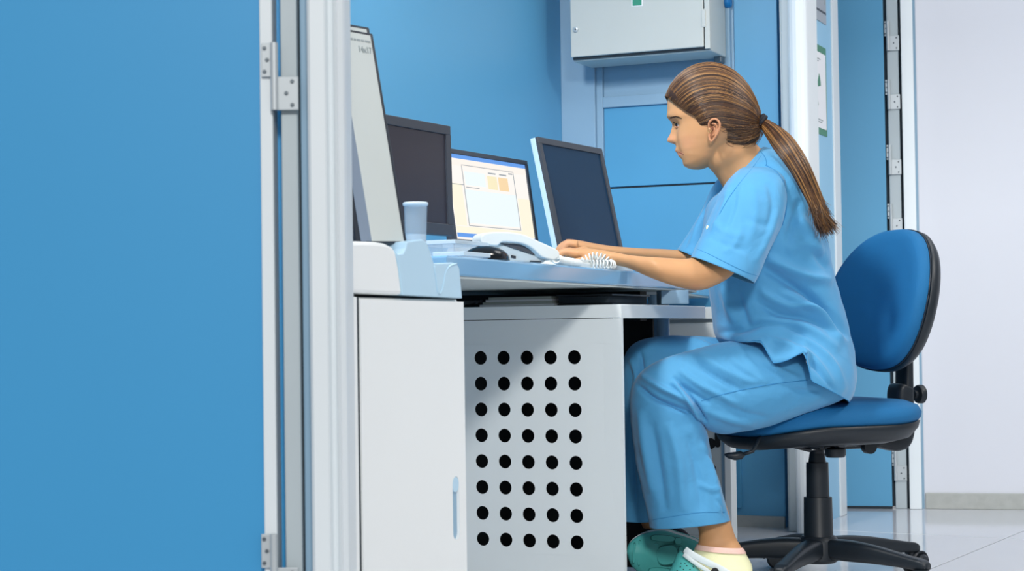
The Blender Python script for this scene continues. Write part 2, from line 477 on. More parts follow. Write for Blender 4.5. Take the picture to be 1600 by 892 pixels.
# ---- near left: blue door leaf with edge profile, hinge, jamb and frame post
dD = 2.46
def u0(px, py=450, d=dD): return P(px, py, d)[0]
d1 = bpy.data.objects.new('door_1', None); COL.objects.link(d1); st(d1)
# verticals in this scene are true verticals; left items follow x = x0 + .008*y
fbox('leaf', F0, -1.25, u0(410), dD, dD+.04, .01, 2.12, M['blue_door'], d1)
fbox('edge_profile', F0, u0(410), u0(430), dD-.006, dD+.046, .01, 2.12, M['white_alu'], d1, .002)
tr5 = bpy.data.objects.new('trim_5', None); COL.objects.link(tr5); st(tr5)
fbox('jamb_back', F0, u0(425), u0(475), dD+.055, dD+.10, 0, 2.4, M['blue_door'], tr5)
fbox('jamb', F0, u0(442), u0(468), dD+.0, dD+.08, 0, 2.4, M['grey_alu'], tr5, .002)
fbox('jamb_joint', F0, u0(468), u0(471), dD+.02, dD+.08, 0, 2.4, M['dark_gap'], tr5)
fbox('jamb_step', F0, u0(471), u0(486), dD+.01, dD+.08, 0, 2.4, M['blue_grey'], tr5, .002)
x = [u0(q, 450, dD-.03) for q in (484, 513, 520, 526, 541)]
plan = [(x[0], dD+.08), (x[0], dD-.03), (x[0]+.004, dD-.034), (x[1]-.002, dD-.034), (x[1], dD-.032), (x[1]+.003, dD-.024), (x[2], dD-.022), (x[3]-.002, dD-.024), (x[3], dD-.03), (x[3]+.004, dD-.033), (x[4]-.008, dD-.028), (x[4]-.002, dD-.018), (x[4], dD-.004), (x[4], dD+.08)]
prism('frame_post', plan, 0, 2.4, M['white_alu'], tr5)
for yy in (120, 892-5):
    uu, zz = F0.hit(429, yy, dD-.01)
    hinge(d1, F0, uu, dD-.008, zz, .018, .033, .047, 1.0)

# ================================================================== ENCLOSURE ON THE WALL
vX = vW-.20
ub0, zb0 = W.hit(893, 96, vX)
ub1 = W.hit(1110, 79, vX)[0]
enc = empty('electrical_enclosure', W.w((ub0+ub1)/2, vX+.09, zb0), 'pale grey steel electrical enclosure mounted high on the blue wall above the woman', 'cabinet')
fbox('body', W, ub0+.002, ub1-.001, vX+.012, vW-.03, zb0, zb0+.52, M['enclosure'], enc, .004)
fbox('door', W, ub0, ub1-.02, vX-.006, vX+.010, zb0+.012, zb0+.516, M['enclosure'], enc, .003)
fbox('door_seal', W, ub0+.004, ub1-.006, vX+.004, vX+.013, zb0+.005, zb0+.512, M['dark_gap'], enc)
fbox('side_rim', W, ub1-.017, ub1, vX-.004, vX+.012, zb0+.005, zb0+.518, M['enclosure'], enc, .002)
uh, zh = W.hit(1101, 42, vX-.01); uh0, zh0 = W.hit(1097, 14, vX-.01)
fbox('hinge_cover', W, uh0-.004, ub1-.012, vX-.0085, vX+.002, zh, zh0, M['enclosure'], enc, .002)
ul, zl2 = W.hit(899, 46, vX-.01)
lk = lathe('lock', [(.0001, 0), (.009, 0), (.009, .004), (.006, .0055), (.0001, .0055)], W.w(ul, vX-.006, zl2), M['steel'], enc, axis=tuple(-W.v), seg=20)
lathe('key_slot', [(.0001, .0055), (.0035, .0055), (.003, .007), (.0001, .007)], W.w(ul, vX-.006, zl2), M['screw'], lk, axis=tuple(-W.v), seg=12)
ug, zg = W.hit(988, 9, vX-.01); ug2 = W.hit(1002, 9, vX-.01)[0]
fbox('green_label', W, ug, ug2, vX-.0085, vX-.005, zg, zg+.06, M['green_led'], enc, .001)
fbox('label_frame', W, ug-.004, ug2+.004, vX-.0075, vX-.005, zg-.003, zg+.064, M['white_plastic'], enc, .001)
# blue round switch on the right side
vs, zs = W.hitu(1134, 4, ub1)
lathe('side_switch', [(.0001, 0), (.019, 0), (.019, .012), (.013, .018), (.0001, .018)], W.w(ub1, vs, zs), M['blue_knob'], enc, axis=tuple(W.u), seg=24)
fbox('cable_gland', W, ub1-.03, ub1-.005, vW-.07, vW-.03, zb0-.02, zb0+.002, M['screw'], enc, .003)
fbox('mount_post', W, ub1-.028, ub1+.012, vW-.03, vW, zb0-.12, zb0+.5, M['blue_grey'], enc, .003)

# ================================================================== SIGNS on the return wall
def onR(px, py): return W.hitu(px, py, uR+.001)
z_t = onR(1289, 76)[1]; z_b = onR(1290, 213)[1]; va = onR(1262, 140)[0]; vb = onR(1291, 140)[0]
va = max(va, vP+.105)
sg = empty('radiation_sign', W.w(uR, (va+vb)/2, z_b), 'white sign with a green border and green trefoil beside the round white post', 'sign')
fbox('border', W, uR, uR+.002, va, vb, z_b, z_t, M['green'], sg)
bw = .016
fbox('paper', W, uR+.002, uR+.003, va+.012, vb-.012, z_b+bw*1.3, z_t-bw*1.5, M['paper'], sg)
vc = onR(1275, 140)[0]; zc = onR(1276, 136)[1]
def tri(name, ang, m, par):
    R0, R1, hw = .014, .062, .36
    pts = []
    for r, a in ((R0, ang-hw), (R1, ang-hw), (R1, ang-hw*.4), (R1, ang+hw*.4), (R1, ang+hw), (R0, ang+hw)):
        pts.append(W.w(uR+.003, vc+math.sin(a)*r*.9, zc+math.cos(a)*r))
    extrude_poly(name, pts, W.u*.0008, m, par)
for a in (PI, PI/3, -PI/3): tri('trefoil_blade', a, M['green'], sg)
lathe('trefoil_centre', [(.0001, 0), (.009, 0), (.009, .001), (.0001, .001)], W.w(uR+.003, vc, zc), M['green'], sg, axis=tuple(W.u), seg=16)
for k, (z, w_) in enumerate(((.93, .5), (.89, .7), (.86, .6), (.14, .5), (.10, .8), (.07, .75))):
    zz = z_b+(z_t-z_b)*z*.86+.02
    fbox('print_line', W, uR+.003, uR+.0034, va+.012, va+.012+(vb-va-.03)*w_, zz, zz+.004, M['print'], sg)
s2 = empty('grey_sign', W.w(uR, vc, onR(1280, 20)[1]), 'small grey plate with a dark line above the radiation sign', 'sign')
z2b = W.hitu(1291, 40, uR)[1]
fbox('plate', W, uR, uR+.003, va, vb+.01, z2b, z2b+.14, M['grey_sign'], s2, .0005)
fbox('dark_line', W, uR+.003, uR+.0036, va+.003, vb+.006, z2b+.032, z2b+.039, M['dark_print'], s2)
fbox('print_mark', W, uR+.003, uR+.0036, vb-.012, vb-.004, z2b+.065, z2b+.09, M['print'], s2)

# ================================================================== BIN / CABINET in front
fV = W.v; fU = W.u
bp0 = P(540, 458, 2.7)
bu = bp0 @ W.u
def onB(px, py, off=0): return W.hitu(px, py, bu+off)
v540 = onB(533, 600)[0]; v725 = onB(726, 600)[0]
zTop = onB(640, 462)[1]
bn = empty('white_cabinet', W.w(bu-.15, (v540+v725)/2, 0), 'tall off-white cabinet with a slot handle and pale blue top housing, beside the door frame', 'cabinet')
fbox('body', W, bu-.34, bu-.012, v540-.02, v725, .03, zTop-.004, M['white_plastic'], bn, .003)
v561 = onB(559.5, 600)[0]; v564 = onB(564.5, 600)[0]
fbox('frame_strip', W, bu-.014, bu, v540-.02, v561, .03, zTop-.004, M['white_plastic'], bn, .0015)
# door with a recessed slot handle
vh0, zh1 = onB(707, 745); vh1, zh00 = onB(718.5, 842)
def rounded(c, d, z0, z1, k=8):
    r = (d-c)/2; o = []
    for i in range(k+1):
        a = PI - PI*i/k; o.append((c+r+math.cos(a)*r, z1-r+math.sin(a)*r*1.0))
    for i in range(k+1):
        a = -PI*i/k; o.append((c+r+math.cos(a)*r, z0+r+math.sin(a)*r))
    return o
slot = rounded(vh0, vh1, zh00, zh1)
dv0, dv1, dz0, dz1 = v564, v725, .04, zTop-.008
# plate with slot: bridge outer rectangle to the slot outline
outer = []
for (a, b) in slot:
    cx, cz = (vh0+vh1)/2, (zh00+zh1)/2
    outer.append(None)
n = len(slot)
Vd = []; Fd = []
cx, cz = (vh0+vh1)/2, (zh00+zh1)/2
def ray_rect(dx, dz):
    t = 1e9
    if dx > 0: t = min(t, (dv1-cx)/dx)
    if dx < 0: t = min(t, (dv0-cx)/dx)
    if dz > 0: t = min(t, (dz1-cz)/dz)
    if dz < 0: t = min(t, (dz0-cz)/dz)
    return cx+dx*t, cz+dz*t
ring_in = list(slot); ring_out = []
cor = [(dv0, dz1), (dv1, dz1), (dv1, dz0), (dv0, dz0)]
for (a, b) in ring_in: ring_out.append(ray_rect(a-cx, b-cz))
# snap the closest outer points to the corners
for c in cor:
    i = min(range(n), key=lambda q: (ring_out[q][0]-c[0])**2 + (ring_out[q][1]-c[1])**2); ring_out[i] = c
for layer, uu in (('front', bu), ('back', bu-.014)):
    for q in ring_out: Vd.append(W.w(uu, q[0], q[1]))
    for q in ring_in: Vd.append(W.w(uu, q[0], q[1]))
for i in range(n):
    j = (i+1) % n
    Fd += [(i, j, n+j, n+i), (2*n+i, 3*n+i, 3*n+j, 2*n+j), (i, 2*n+i, 2*n+j, j), (n+i, n+j, 3*n+j, 3*n+i)]
door = mesh('door', Vd, Fd, M['white_plastic'], bn); fix_normals(door)
sl = fbox('slot_handle', W, bu-.0125, bu-.005, vh0-.002, vh1+.002, zh00-.002, zh1+.002, M['blue_grey'], door)
zk = onB(712, 769)[1]
extrude_poly('slot_cap', [W.w(bu-.0045, a, b) for a, b in rounded(vh0+.0006, vh1-.0006, zk, zh1-.0006)], W.u*.004, M['pale_plastic'], door)
fbox('door_gap', W, bu-.013, bu-.003, v561, v564, .03, zTop-.004, M['dark_gap'], bn)
def facepoly(pts): return [W.w(bu, *onB(px, py)) for px, py in pts]
wp = [(530, 457), (530, 379), (560, 377), (590, 378), (604, 380.5), (613, 385), (619, 393), (624, 420), (629, 461)]
extrude_poly('top_housing', facepoly(wp), -W.u*.3, M['white_plastic'], bn, .006)
bp_ = [(629.5, 461), (624.5, 420), (619.5, 393), (622, 397), (630, 396), (634, 388), (636, 378), (652, 375), (660, 374), (667, 378), (672, 392), (676, 405), (678, 411), (690, 411), (708, 410), (714, 412), (718, 419), (722.5, 466)]
extrude_poly('pale_blue_housing', facepoly(bp_), -W.u*.28, M['pale_plastic'], bn, .004)
# moulded recess lip on the pale blue part
lip = [W.w(bu+.0005, *onB(px, py)) for px, py in ((713, 412), (702, 416), (696, 426), (693, 442), (690, 455), (686, 459), (683, 452), (681, 436), (678, 415))]
tube('moulded_lip', catmull(np.array(lip), 4), .0016, M['pale_plastic'], bn, 8)

# x-ray cassettes standing in the top housing
def slab(name, c4, off, m, parent, bv=.0):
    """c4: bl, br, tr, tl world corners (front), off: offset vector to the back"""
    off = np.asarray(off)
    return hexa(name, [c4[0], c4[1], c4[1]+off, c4[0]+off, c4[3], c4[2], c4[2]+off, c4[3]+off], m, parent, bv)
def cassette(label, q, d, parent_d, strip):
    bl, br, tr, tl = [P(px, py, dd) for (px, py), dd in zip(q, d)]; tl = bl+(tr-br)
    nrm = np.cross(br-bl, tl-bl); nrm /= np.linalg.norm(nrm)
    if nrm[1] > 0: nrm = -nrm
    root = empty('xray_cassette', (bl+br)/2, label, 'cassette', 'x-ray cassettes on the white cabinet')
    slab('rim', [bl, br, tr, tl], -nrm*.014, M['black_rim'], root, .003)
    def lerp(s, t): return (bl*(1-s)+br*s)*(1-t) + (tl*(1-s)+tr*s)*t
    s0 = .30 if strip else .03
    f = [lerp(s0, .012)+nrm*.0008, lerp(.925, .012)+nrm*.0008, lerp(.925, .985)+nrm*.0008, lerp(s0, .985)+nrm*.0008]
    slab('face_sheet', f, -nrm*.001, M['cassette'], root)
    if strip:
        f2 = [lerp(.10, .012)+nrm*.0007, lerp(.302, .012)+nrm*.0007, lerp(.302, .985)+nrm*.0007, lerp(.10, .985)+nrm*.0007]
        slab('side_strip', f2, -nrm*.001, M['cassette_grey'], root)
    return root, lerp, nrm, (bl, br, tr, tl)
c1, lp, nr, cc = cassette('grey-white x-ray cassette with black rim leaning in front, on the white cabinet', [(556, 381), (637, 381), (583, 52), (497, 61)], (2.80, 2.93, 2.97, 2.84), None, True)
# handwriting size mark and print row at the top right corner of the sheet
def text(name, body, size, m, parent, origin, xd, yd, ext=.0003):
    cu = bpy.data.curves.new(name, 'FONT'); cu.body = body; cu.size = size; cu.extrude = ext; cu.align_x = 'RIGHT'
    o = bpy.data.objects.new(name, cu); COL.objects.link(o); cu.materials.append(m)
    xd = Vector(xd).normalized(); zd = xd.cross(Vector(yd)).normalized(); yd = zd.cross(xd)
    o.matrix_world = Matrix.Translation(tuple(origin)) @ Matrix((xd, yd, zd)).transposed().to_4x4()
    mw = o.matrix_world.copy()
    me = bpy.data.meshes.new_from_object(o); bpy.data.objects.remove(o)
    if not me.materials: me.materials.append(m)
    me.transform(mw)
    o = bpy.data.objects.new(name, me); COL.objects.link(o); setpar(o, parent)
    return o
xd = cc[1]-cc[0]; yd = cc[3]-cc[0]
text('size_mark', '14x17', .016, M['print'], c1, lp(.90, .895)+nr*.0015, xd, yd)
for s_, e_ in ((.45, .56), (.58, .62), (.64, .70), (.72, .78), (.8, .9)):
    slab('print_mark', [lp(s_, .948)+nr*.0016, lp(e_, .948)+nr*.0016, lp(e_, .957)+nr*.0016, lp(s_, .957)+nr*.0016], -nr*.0006, M['print'], c1)
cassette('second x-ray cassette almost hidden behind the front one, only its top edge showing', [(545, 381), (630, 381), (577.5, 42.5), (490, 49)], (2.845, 2.975, 3.02, 2.89), None, False)

# ================================================================== DESK
zD, tD = .775, .036
def edge_pt(t): return np.array([-.140+.402*t, 3.07+t])
P0 = edge_pt(.06); P1 = edge_pt(1.15); P2 = np.array([.36, 4.40])
plan = [tuple(P0), tuple(edge_pt(.4)), tuple(edge_pt(.8)), tuple(edge_pt(1.15)), tuple(edge_pt(1.52)), (.50, 4.72), (.49, 5.0)]
q = W.w(-1.72, vW-.05, 0); plan.append((q[0], q[1])); q = W.w(uC+.02, vW-.05, 0); plan.append((q[0], q[1]))
q = W.w(uC+.02, 3.2, 0); plan.append((q[0], q[1])); 
q = W.w(bu-.33, 2.86, 0); plan.append((q[0], q[1]))
desk = empty('desk', (0, 4.0, 0), 'pale blue glossy desk worktop carrying the three monitors and the telephone', 'desk')
top = prism('worktop', plan, zD-tD, zD, M['desk'], desk, .004)
prism('worktop_underside', [tuple(np.array(p)*1.0 + (np.array([-.02, 4.2])-np.array(p))*.012) for p in plan], zD-tD-.004, zD-tD, M['desk_under'], desk)
# support posts and an added dark box below the worktop
pp = P(1064, 470, 4.55)
for px_, dd in ((1036, 4.5), (1021, 5.0)):
    c = P(px_, 480, dd)
    lathe('support_post', [(.0001, .0), (.016, .0), (.016, zD-tD-.004), (.0001, zD-tD-.004)], (c[0], c[1], 0), M['blue_grey'], desk, seg=24)
fbox('dark_backing', W, W.hit(722, 470, 4.25)[0]-.1, W.hit(1000, 470, 4.25)[0], 4.25, 4.30, .66, zD-tD-.004, M['inside'], desk)  # dark box put in to give the darkness under the worktop
fbox('modesty_panel', W, uC+.05, W.hit(1000, 500, 4.9)[0], 4.85, 4.88, .15, zD-tD-.004, M['blue_panel'], desk)
c = P(1064, 462, 4.42)
fbox('bracket', F0, c[0]-.05, c[0]+.02, c[1], c[1]+.05, .70, zD-tD-.004, M['blue_grey'], desk, .002)

# perforated cabinet under the desk
pc = P(969.5, 477, 3.96)
vC, uCc = pc @ W.v, pc @ W.u
zC = .695
uL = uCc-.52
cab = empty('perforated_cabinet', W.w((uL+uCc)/2, vC+.25, 0), 'white steel cabinet with a perforated panel of round black holes under the desk front', 'cabinet')
hu = [W.hit(897.5, 557, vC)[0], W.hit(751, 559, vC)[0]]; pu = (hu[0]-hu[1])/4
hz = [W.hit(824, 558.5, vC)[1], W.hit(828, 844.5, vC)[1]]; pz = (hz[0]-hz[1])/7
hr = .5*(W.hit(887.5+20.5, 557, vC)[0]-W.hit(887.5, 557, vC)[0])
V = []; Fs = []
cols, rows = range(-5, 5), range(8)
K = 24
ug0 = hu[1]+(-5-.5+0)*pu; 
cu0 = hu[1]
for ci in range(-4, 5):
    for rj in range(8):
        cx = cu0+ci*pu; cz = hz[0]-rj*pz
        b0 = len(V)
        for k in range(K):
            a = 2*PI*k/K + PI/4; ca, sa = math.cos(a), math.sin(a); m_ = max(abs(ca), abs(sa))
            V.append((cx+ca/m_*pu/2, cz+sa/m_*pz/2))
        for k in range(K):
            a = 2*PI*k/K + PI/4; V.append((cx+math.cos(a)*hr, cz+math.sin(a)*hr))
        Fs += [(b0+k, b0+(k+1) % K, b0+K+(k+1) % K, b0+K+k) for k in range(K)]
gL, gR = cu0-4.5*pu, cu0+4.5*pu; gT, gB = hz[0]+.5*pz, hz[0]-7.5*pz
zP = W.hit(850, 499, vC)[1]
for (a, b, c, d) in ((uL, gL, gB, gT), (gR, uCc, gB, gT), (uL, uCc, gT, zP), (uL, uCc, .05, gB)):
    b0 = len(V); V += [(a, c), (b, c), (b, d), (a, d)]; Fs.append((b0, b0+1, b0+2, b0+3))
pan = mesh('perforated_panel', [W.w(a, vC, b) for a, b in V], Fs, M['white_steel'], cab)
bm = bmesh.new(); bm.from_mesh(pan.data); bmesh.ops.remove_doubles(bm, verts=bm.verts, dist=1e-5); bmesh.ops.recalc_face_normals(bm, faces=bm.faces); bm.to_mesh(pan.data); bm.free()
md = pan.modifiers.new('sheet', 'SOLIDIFY'); md.thickness = .0025; md.offset = 0
fbox('top_rail', W, uL, uCc, vC-.0015, vC+.02, zP+.0015, zC, M['white_steel'], cab, .001)
fbox('top', W, uL, uCc+.0, vC+.02, vC+.62, zC-.02, zC, M['white_steel'], cab, .001)
fbox('side_rail', W, uCc-.02, uCc+.001, vC+.001, vC+.62, W.hitu(1000, 497, uCc)[1], zC-.001, M['white_steel'], cab, .001)
fbox('corner_post', W, uCc-.02, uCc+.0005, vC+.002, vC+.014, .0, zC-.02, M['white_steel'], cab)
vq0, vq1 = W.hitu(1016, 510, uCc)[0], W.hitu(1028, 510, uCc)[0]
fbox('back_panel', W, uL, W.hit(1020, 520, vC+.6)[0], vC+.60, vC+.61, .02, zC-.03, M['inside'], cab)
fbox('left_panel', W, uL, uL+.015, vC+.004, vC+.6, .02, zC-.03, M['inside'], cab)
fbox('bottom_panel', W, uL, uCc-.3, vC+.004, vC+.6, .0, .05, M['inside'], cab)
fbox('rear_post', W, W.hit(1014, 510, vC+.62)[0], W.hit(1029, 510, vC+.62)[0], vC+.62, vC+.64, 0, zC-.02, M['blue_grey'], cab, .002)

# stack of papers and a black binder lying on the cabinet
pp = empty('paper_stack', W.w(uCc-.35, vC+.1, zC), 'stack of grey papers lying on the perforated cabinet below the worktop', 'papers')
ua, ub_ = W.hit(752, 470, vC+.06)[0], W.hit(868, 466, vC+.06)[0]
for k in range(4):
    fbox('sheet_bundle', W, ua+.006*k, ub_-.004*k, vC+.05+.004*k, vC+.3, zC+.0005+k*.0058, zC+.0058+k*.0058, M['beige_paper' if k % 2 else 'paper'], pp, .0005)
bd = empty('black_binder', W.w(uCc-.1, vC+.15, zC), 'flat black binder lying on the cabinet right of the paper stack', 'binder')
ua2, ub2 = W.hit(872, 466, vC+.08)[0], W.hit(972, 470, vC+.08)[0]-.02
fbox('cover', W, ua2, ub2, vC+.07, vC+.33, zC+.022, zC+.026, M['black_plastic'], bd, .001)
fbox('pages', W, ua2+.004, ub2-.01, vC+.074, vC+.325, zC+.005, zC+.021, M['dark_gap'], bd)
fbox('lower_cover', W, ua2, ub2, vC+.07, vC+.33, zC+.0005, zC+.004, M['black_plastic'], bd, .001)
cb = empty('cable_bundle', W.w(ua-.05, vC+.1, zC), 'tangle of dark cables lying left of the paper stack', 'cables')
for k in range(5):
    pts = [W.w(ua-.10+.02*i, vC+.06+.03*math.sin(i*1.3+k), zC+.006+.009*abs(math.sin(i*.9+k*1.1))) for i in range(6)]
    tube('cable', catmull(np.array(pts), 4), .0032, M['monitor'], cb, 8)

# far pedestal cabinet
vF = 4.95
fu0, fu1 = W.hit(1029, 540, vF)[0], W.hit(1143, 740, vF)[0]
ped = empty('pedestal_cabinet', W.w((fu0+fu1)/2, vF+.2, 0), 'white steel pedestal cabinet behind the knees at the far end of the desk', 'cabinet')
zF = .70
fbox('body', W, fu0, fu1, vF+.012, vF+.05, .015, zF-.012, M['white_steel'], ped, .002)
fbox('top', W, fu0-.01, fu1+.003, vF-.01, vF+.05, zF-.035, zF, M['white_steel'], ped, .002)
for k, (za, zb) in enumerate(((.52, .655), (.36, .51))):
    fbox('drawer_front', W, fu0+.012, fu1-.03, vF-.002, vF+.012, za, zb, M['white_steel'], ped, .003)
fbox('door_front', W, fu0+.012, fu1-.03, vF+.002, vF+.012, .03, .35, M['grey_alu'], ped, .002)
fbox('edge_strip', W, fu1-.02, fu1, vF-.004, vF+.012, .02, zF-.035, M['white_alu'], ped, .002)
fbox('edge_gap', W, fu1-.030, fu1-.020, vF+.001, vF+.0125, .02, zF-.035, M['blue_grey'], ped)
uh1, zh2 = W.hit(1110, 693, vF)
for k in range(3):
    lathe('vent_hole', [(.0001, 0), (.016, 0), (.016, .001), (.0001, .001)], W.w(uh1-.0, vF+.002, zh2-.075*k), M['inside'], ped, axis=tuple(-W.v), seg=24)
uh3, zh3 = W.hit(1121, 683, vF)
extrude_poly('pull_slot', [W.w(a, vF+.0015, b) for a, b in rounded(uh3-.008, uh3+.008, zh3-.03, zh3+.06)], -W.v*.001, M['inside'], ped)

# ================================================================== MONITORS
def monitor(label, rt, w, h, tilt, side_m, scr_m, bez=.018, deg=29, lit=False):
    a = math.radians(deg); hd = np.array([math.sin(a), math.cos(a), 0])      # along the face to the right, away
    nb = np.array([-math.cos(a), math.sin(a), 0])                            # backwards
    tl = math.radians(tilt); up = np.array([0, 0, 1])*math.cos(tl) + nb*math.sin(tl)
    n = np.cross(hd, up); n /= np.linalg.norm(n)
    if n @ nb > 0: n = -n                                                    # towards the viewer
    rt = np.asarray(rt)
    base = rt - hd*w/2 + nb*.10; 
    root = empty('monitor', (base[0]-up[0]*h, base[1]-up[1]*h, zD), label, 'monitor', 'monitors on the desk')
    def q(s, t, o=0): return rt - hd*(s) - up*(t) + n*o   # s from right, t from top
    def plate(name, s0, s1, t0, t1, o0, o1, m, par=root, bv=0):
        c = [q(s0, t1, o0), q(s1, t1, o0), q(s1, t1, o1), q(s0, t1, o1), q(s0, t0, o0), q(s1, t0, o0), q(s1, t0, o1), q(s0, t0, o1)]
        return hexa(name, c, m, par, bv)
    hs = plate('housing', 0, w, 0, h, -.024, -.008, side_m, bv=.003)
    plate('bezel', 0, w, 0, bez, -.008, 0, M['monitor'], bv=.0015)
    plate('bezel', 0, w, h-bez*1.25, h, -.008, 0, M['monitor'], bv=.0015)
    plate('bezel', 0, bez, bez, h-bez*1.25, -.008, 0, M['monitor'])
    plate('bezel', w-bez, w, bez, h-bez*1.25, -.008, 0, M['monitor'])
    sc = plate('screen', bez, w-bez, bez, h-bez*1.25, -.0085, -.004, scr_m)
    b = base - up*h*.9
    foot = np.array([b[0], b[1], zD])
    V, Fs = tube_geo([q(w/2, h*.6, -.045), np.array([foot[0], foot[1], zD+.06]), np.array([foot[0], foot[1], zD+.006])], [.02, .02, .022], 12)
    nk = mesh('neck', V, Fs, M['monitor'], root, True)
    plate('rear_cover', w*.2, w*.8, h*.2, h*.8, -.05, -.0245, M['monitor'], bv=.008)
    lathe('foot', [(.0001, 0), (.10, 0), (.10, .006), (.06, .014), (.0001, .014)], foot + np.array([0, 0, .0005]), M['monitor'], root)
    return root, plate, sc
p1 = P(704, 197, 4.04)
monitor('left black monitor, switched off, nearest the cassettes', p1, .41, .253, 1, M['monitor'], M['screen_left'], .021)
def lit(name, col, s): return mat(name, '#050505', .5, spec=.1, emit=col, estr=s)
E = 1.0
M['scr_white'] = lit('lit_screen_white', '#fffaf4', E); M['scr_blue'] = lit('lit_screen_blue', '#6ea6f4', .95)
M['scr_cyan'] = lit('lit_screen_pale_cyan', '#f2fdff', E); M['scr_cream'] = lit('lit_screen_cream', '#fff9e2', E)
M['scr_orange'] = lit('lit_screen_orange', '#ffe0b2', .97); M['scr_yellow'] = lit('lit_screen_yellow', '#fff3cc', .97)
M['scr_grey'] = lit('lit_screen_grey_line', '#b4bcc4', .75); M['scr_peach'] = lit('lit_screen_peach', '#fff7ee', E)
p2 = P(824, 251, 4.62)
m2, pl2, scr2 = monitor('middle monitor with a lit white and cream program window', p2, .43, .240, 8, M['monitor'], M['scr_white'], .012)
o_ = -.0035
def ui(name, s0, s1, t0, t1, m, z): return pl2(name, s0, s1, t0, t1, o_-.001, o_+z*.0002, M[m], scr2)
bz = .012
ui('title_bar', bz, .408, bz, bz+.010, 'scr_blue', 0)
ui('menu_strip', bz, .408, bz+.011, bz+.028, 'scr_peach', 0)
ui('side_field', bz, .075, .105, .208, 'scr_cream', 0)
ui('lower_strip', bz, .408, .192, .208, 'scr_cream', 1)
ui('left_field', .355, .408, .085, .19, 'scr_cream', 0)
# window outline
wx0, wx1, wt0, wt1 = .082, .345, .036, .188
for (a, b, c, d) in ((wx0, wx1, wt0, wt0+.0015), (wx0, wx1, wt1, wt1+.0015), (wx0, wx0+.0015, wt0, wt1), (wx1-.0015, wx1, wt0, wt1)):
    ui('window_line', a, b, c, d, 'scr_grey', 3)
ui('window_field', wx0+.003, wx1-.003, .098, .182, 'scr_cyan', 2)
ui('upper_field', .235, .335, .052, .086, 'scr_cyan', 2)
ui('yellow_field', .175, .222, .056, .090, 'scr_yellow', 3)
ui('orange_field', .118, .166, .056, .090, 'scr_orange', 3)
ui('text_line', .178, .215, .047, .050, 'scr_grey', 3); ui('text_line', .122, .158, .047, .050, 'scr_grey', 3)
ui('text_line', .088, .108, .041, .044, 'scr_grey', 3); ui('text_line', .27, .335, .091, .0925, 'scr_grey', 3)
ui('text_line', .345, .405, .0865, .088, 'scr_grey', 3)
ui('task_bar', bz, .408, .2085, .2185, 'scr_blue', 1)
p3b = P(840, 213, 4.47)
# m3 is placed by its left edge
a = math.radians(29); hd = np.array([math.sin(a), math.cos(a), 0])
p3 = p3b + hd*.373
monitor('right black monitor, switched off, with a silver side, in front of the woman', p3, .373, .318, 12, M['monitor_side'], M['screen_off'], .017)

# ================================================================== DESK ITEMS
def clear_mat(name, col, al):
    m = mat(name, col, .25, alpha=al); return m
M['frost'] = clear_mat('clear_frosted_plastic', '#c4d6e4', .30)
M['frost2'] = clear_mat('clear_frosted_plastic_rim', '#dcebf5', .75)
def open_box(name, c, sx, sy, z0, h, t, m, parent, deg=24, flare=1.0):
    f = Frame(-deg); u, v = c @ f.u, c @ f.v
    fbox('base_plate', f, u-sx, u+sx, v-sy, v+sy, z0, z0+t, m, parent)
    fbox('side_wall', f, u-sx, u+sx, v-sy, v-sy+t, z0+t, z0+h, m, parent)
    fbox('side_wall', f, u-sx, u+sx, v+sy-t, v+sy, z0+t, z0+h, m, parent)
    fbox('side_wall', f, u-sx, u-sx+t, v-sy+t, v+sy-t, z0+t, z0+h, m, parent)
    fbox('side_wall', f, u+sx-t, u+sx, v-sy+t, v+sy-t, z0+t, z0+h, m, parent)
    for (a, b, c_, d) in ((-sx-.004, sx+.004, -sy-.004, -sy+.001), (-sx-.004, sx+.004, sy-.001, sy+.004), (-sx-.004, -sx+.001, -sy, sy), (sx-.001, sx+.004, -sy, sy)):
        fbox('rim', f, u+a, u+b, v+c_, v+d, z0+h-.008, z0+h, M['frost2'], parent, .001)
# tall cup
cc_ = P(650, 390, 3.35); 
cup = empty('clear_cup', (cc_[0], cc_[1], zD), 'tall clear plastic cup standing between the cassettes and the left monitor', 'cup')
zt_ = P(650, 316, 3.35)[2]
lathe('wall', [(.019, .0005), (.0225, zt_-zD-.001), (.021, zt_-zD-.001), (.0178, .002), (.0001, .002)], (cc_[0], cc_[1], zD), M['frost'], cup)
lathe('rim', [(.0225, 0), (.0245, .002), (.0245, .005), (.0225, .007), (.0215, .003)], (cc_[0], cc_[1], zt_-.007), M['frost2'], cup)
lathe('fill_band', [(.0190, 0), (.0196, .02), (.0186, .02), (.018, 0)], (cc_[0], cc_[1], zD+.03), M['frost2'], cup)
# trays
t1 = P(700, 385, 3.50)
tr1 = empty('clear_tray', (t1[0], t1[1], zD), 'shallow clear plastic tray behind, in front of the left monitor', 'tray', 'clear trays on the desk')
open_box('tray', np.array([t1[0], t1[1], 0]), .05, .075, zD+.0005, .042, .002, M['frost'], tr1)
t2 = P(722, 402, 3.30)
tr2 = empty('clear_tray', (t2[0], t2[1], zD), 'low clear plastic tray at the desk edge nearest the camera', 'tray', 'clear trays on the desk')
open_box('tray', np.array([t2[0], t2[1], 0]), .028, .055, zD+.0005, .011, .002, M['frost'], tr2)
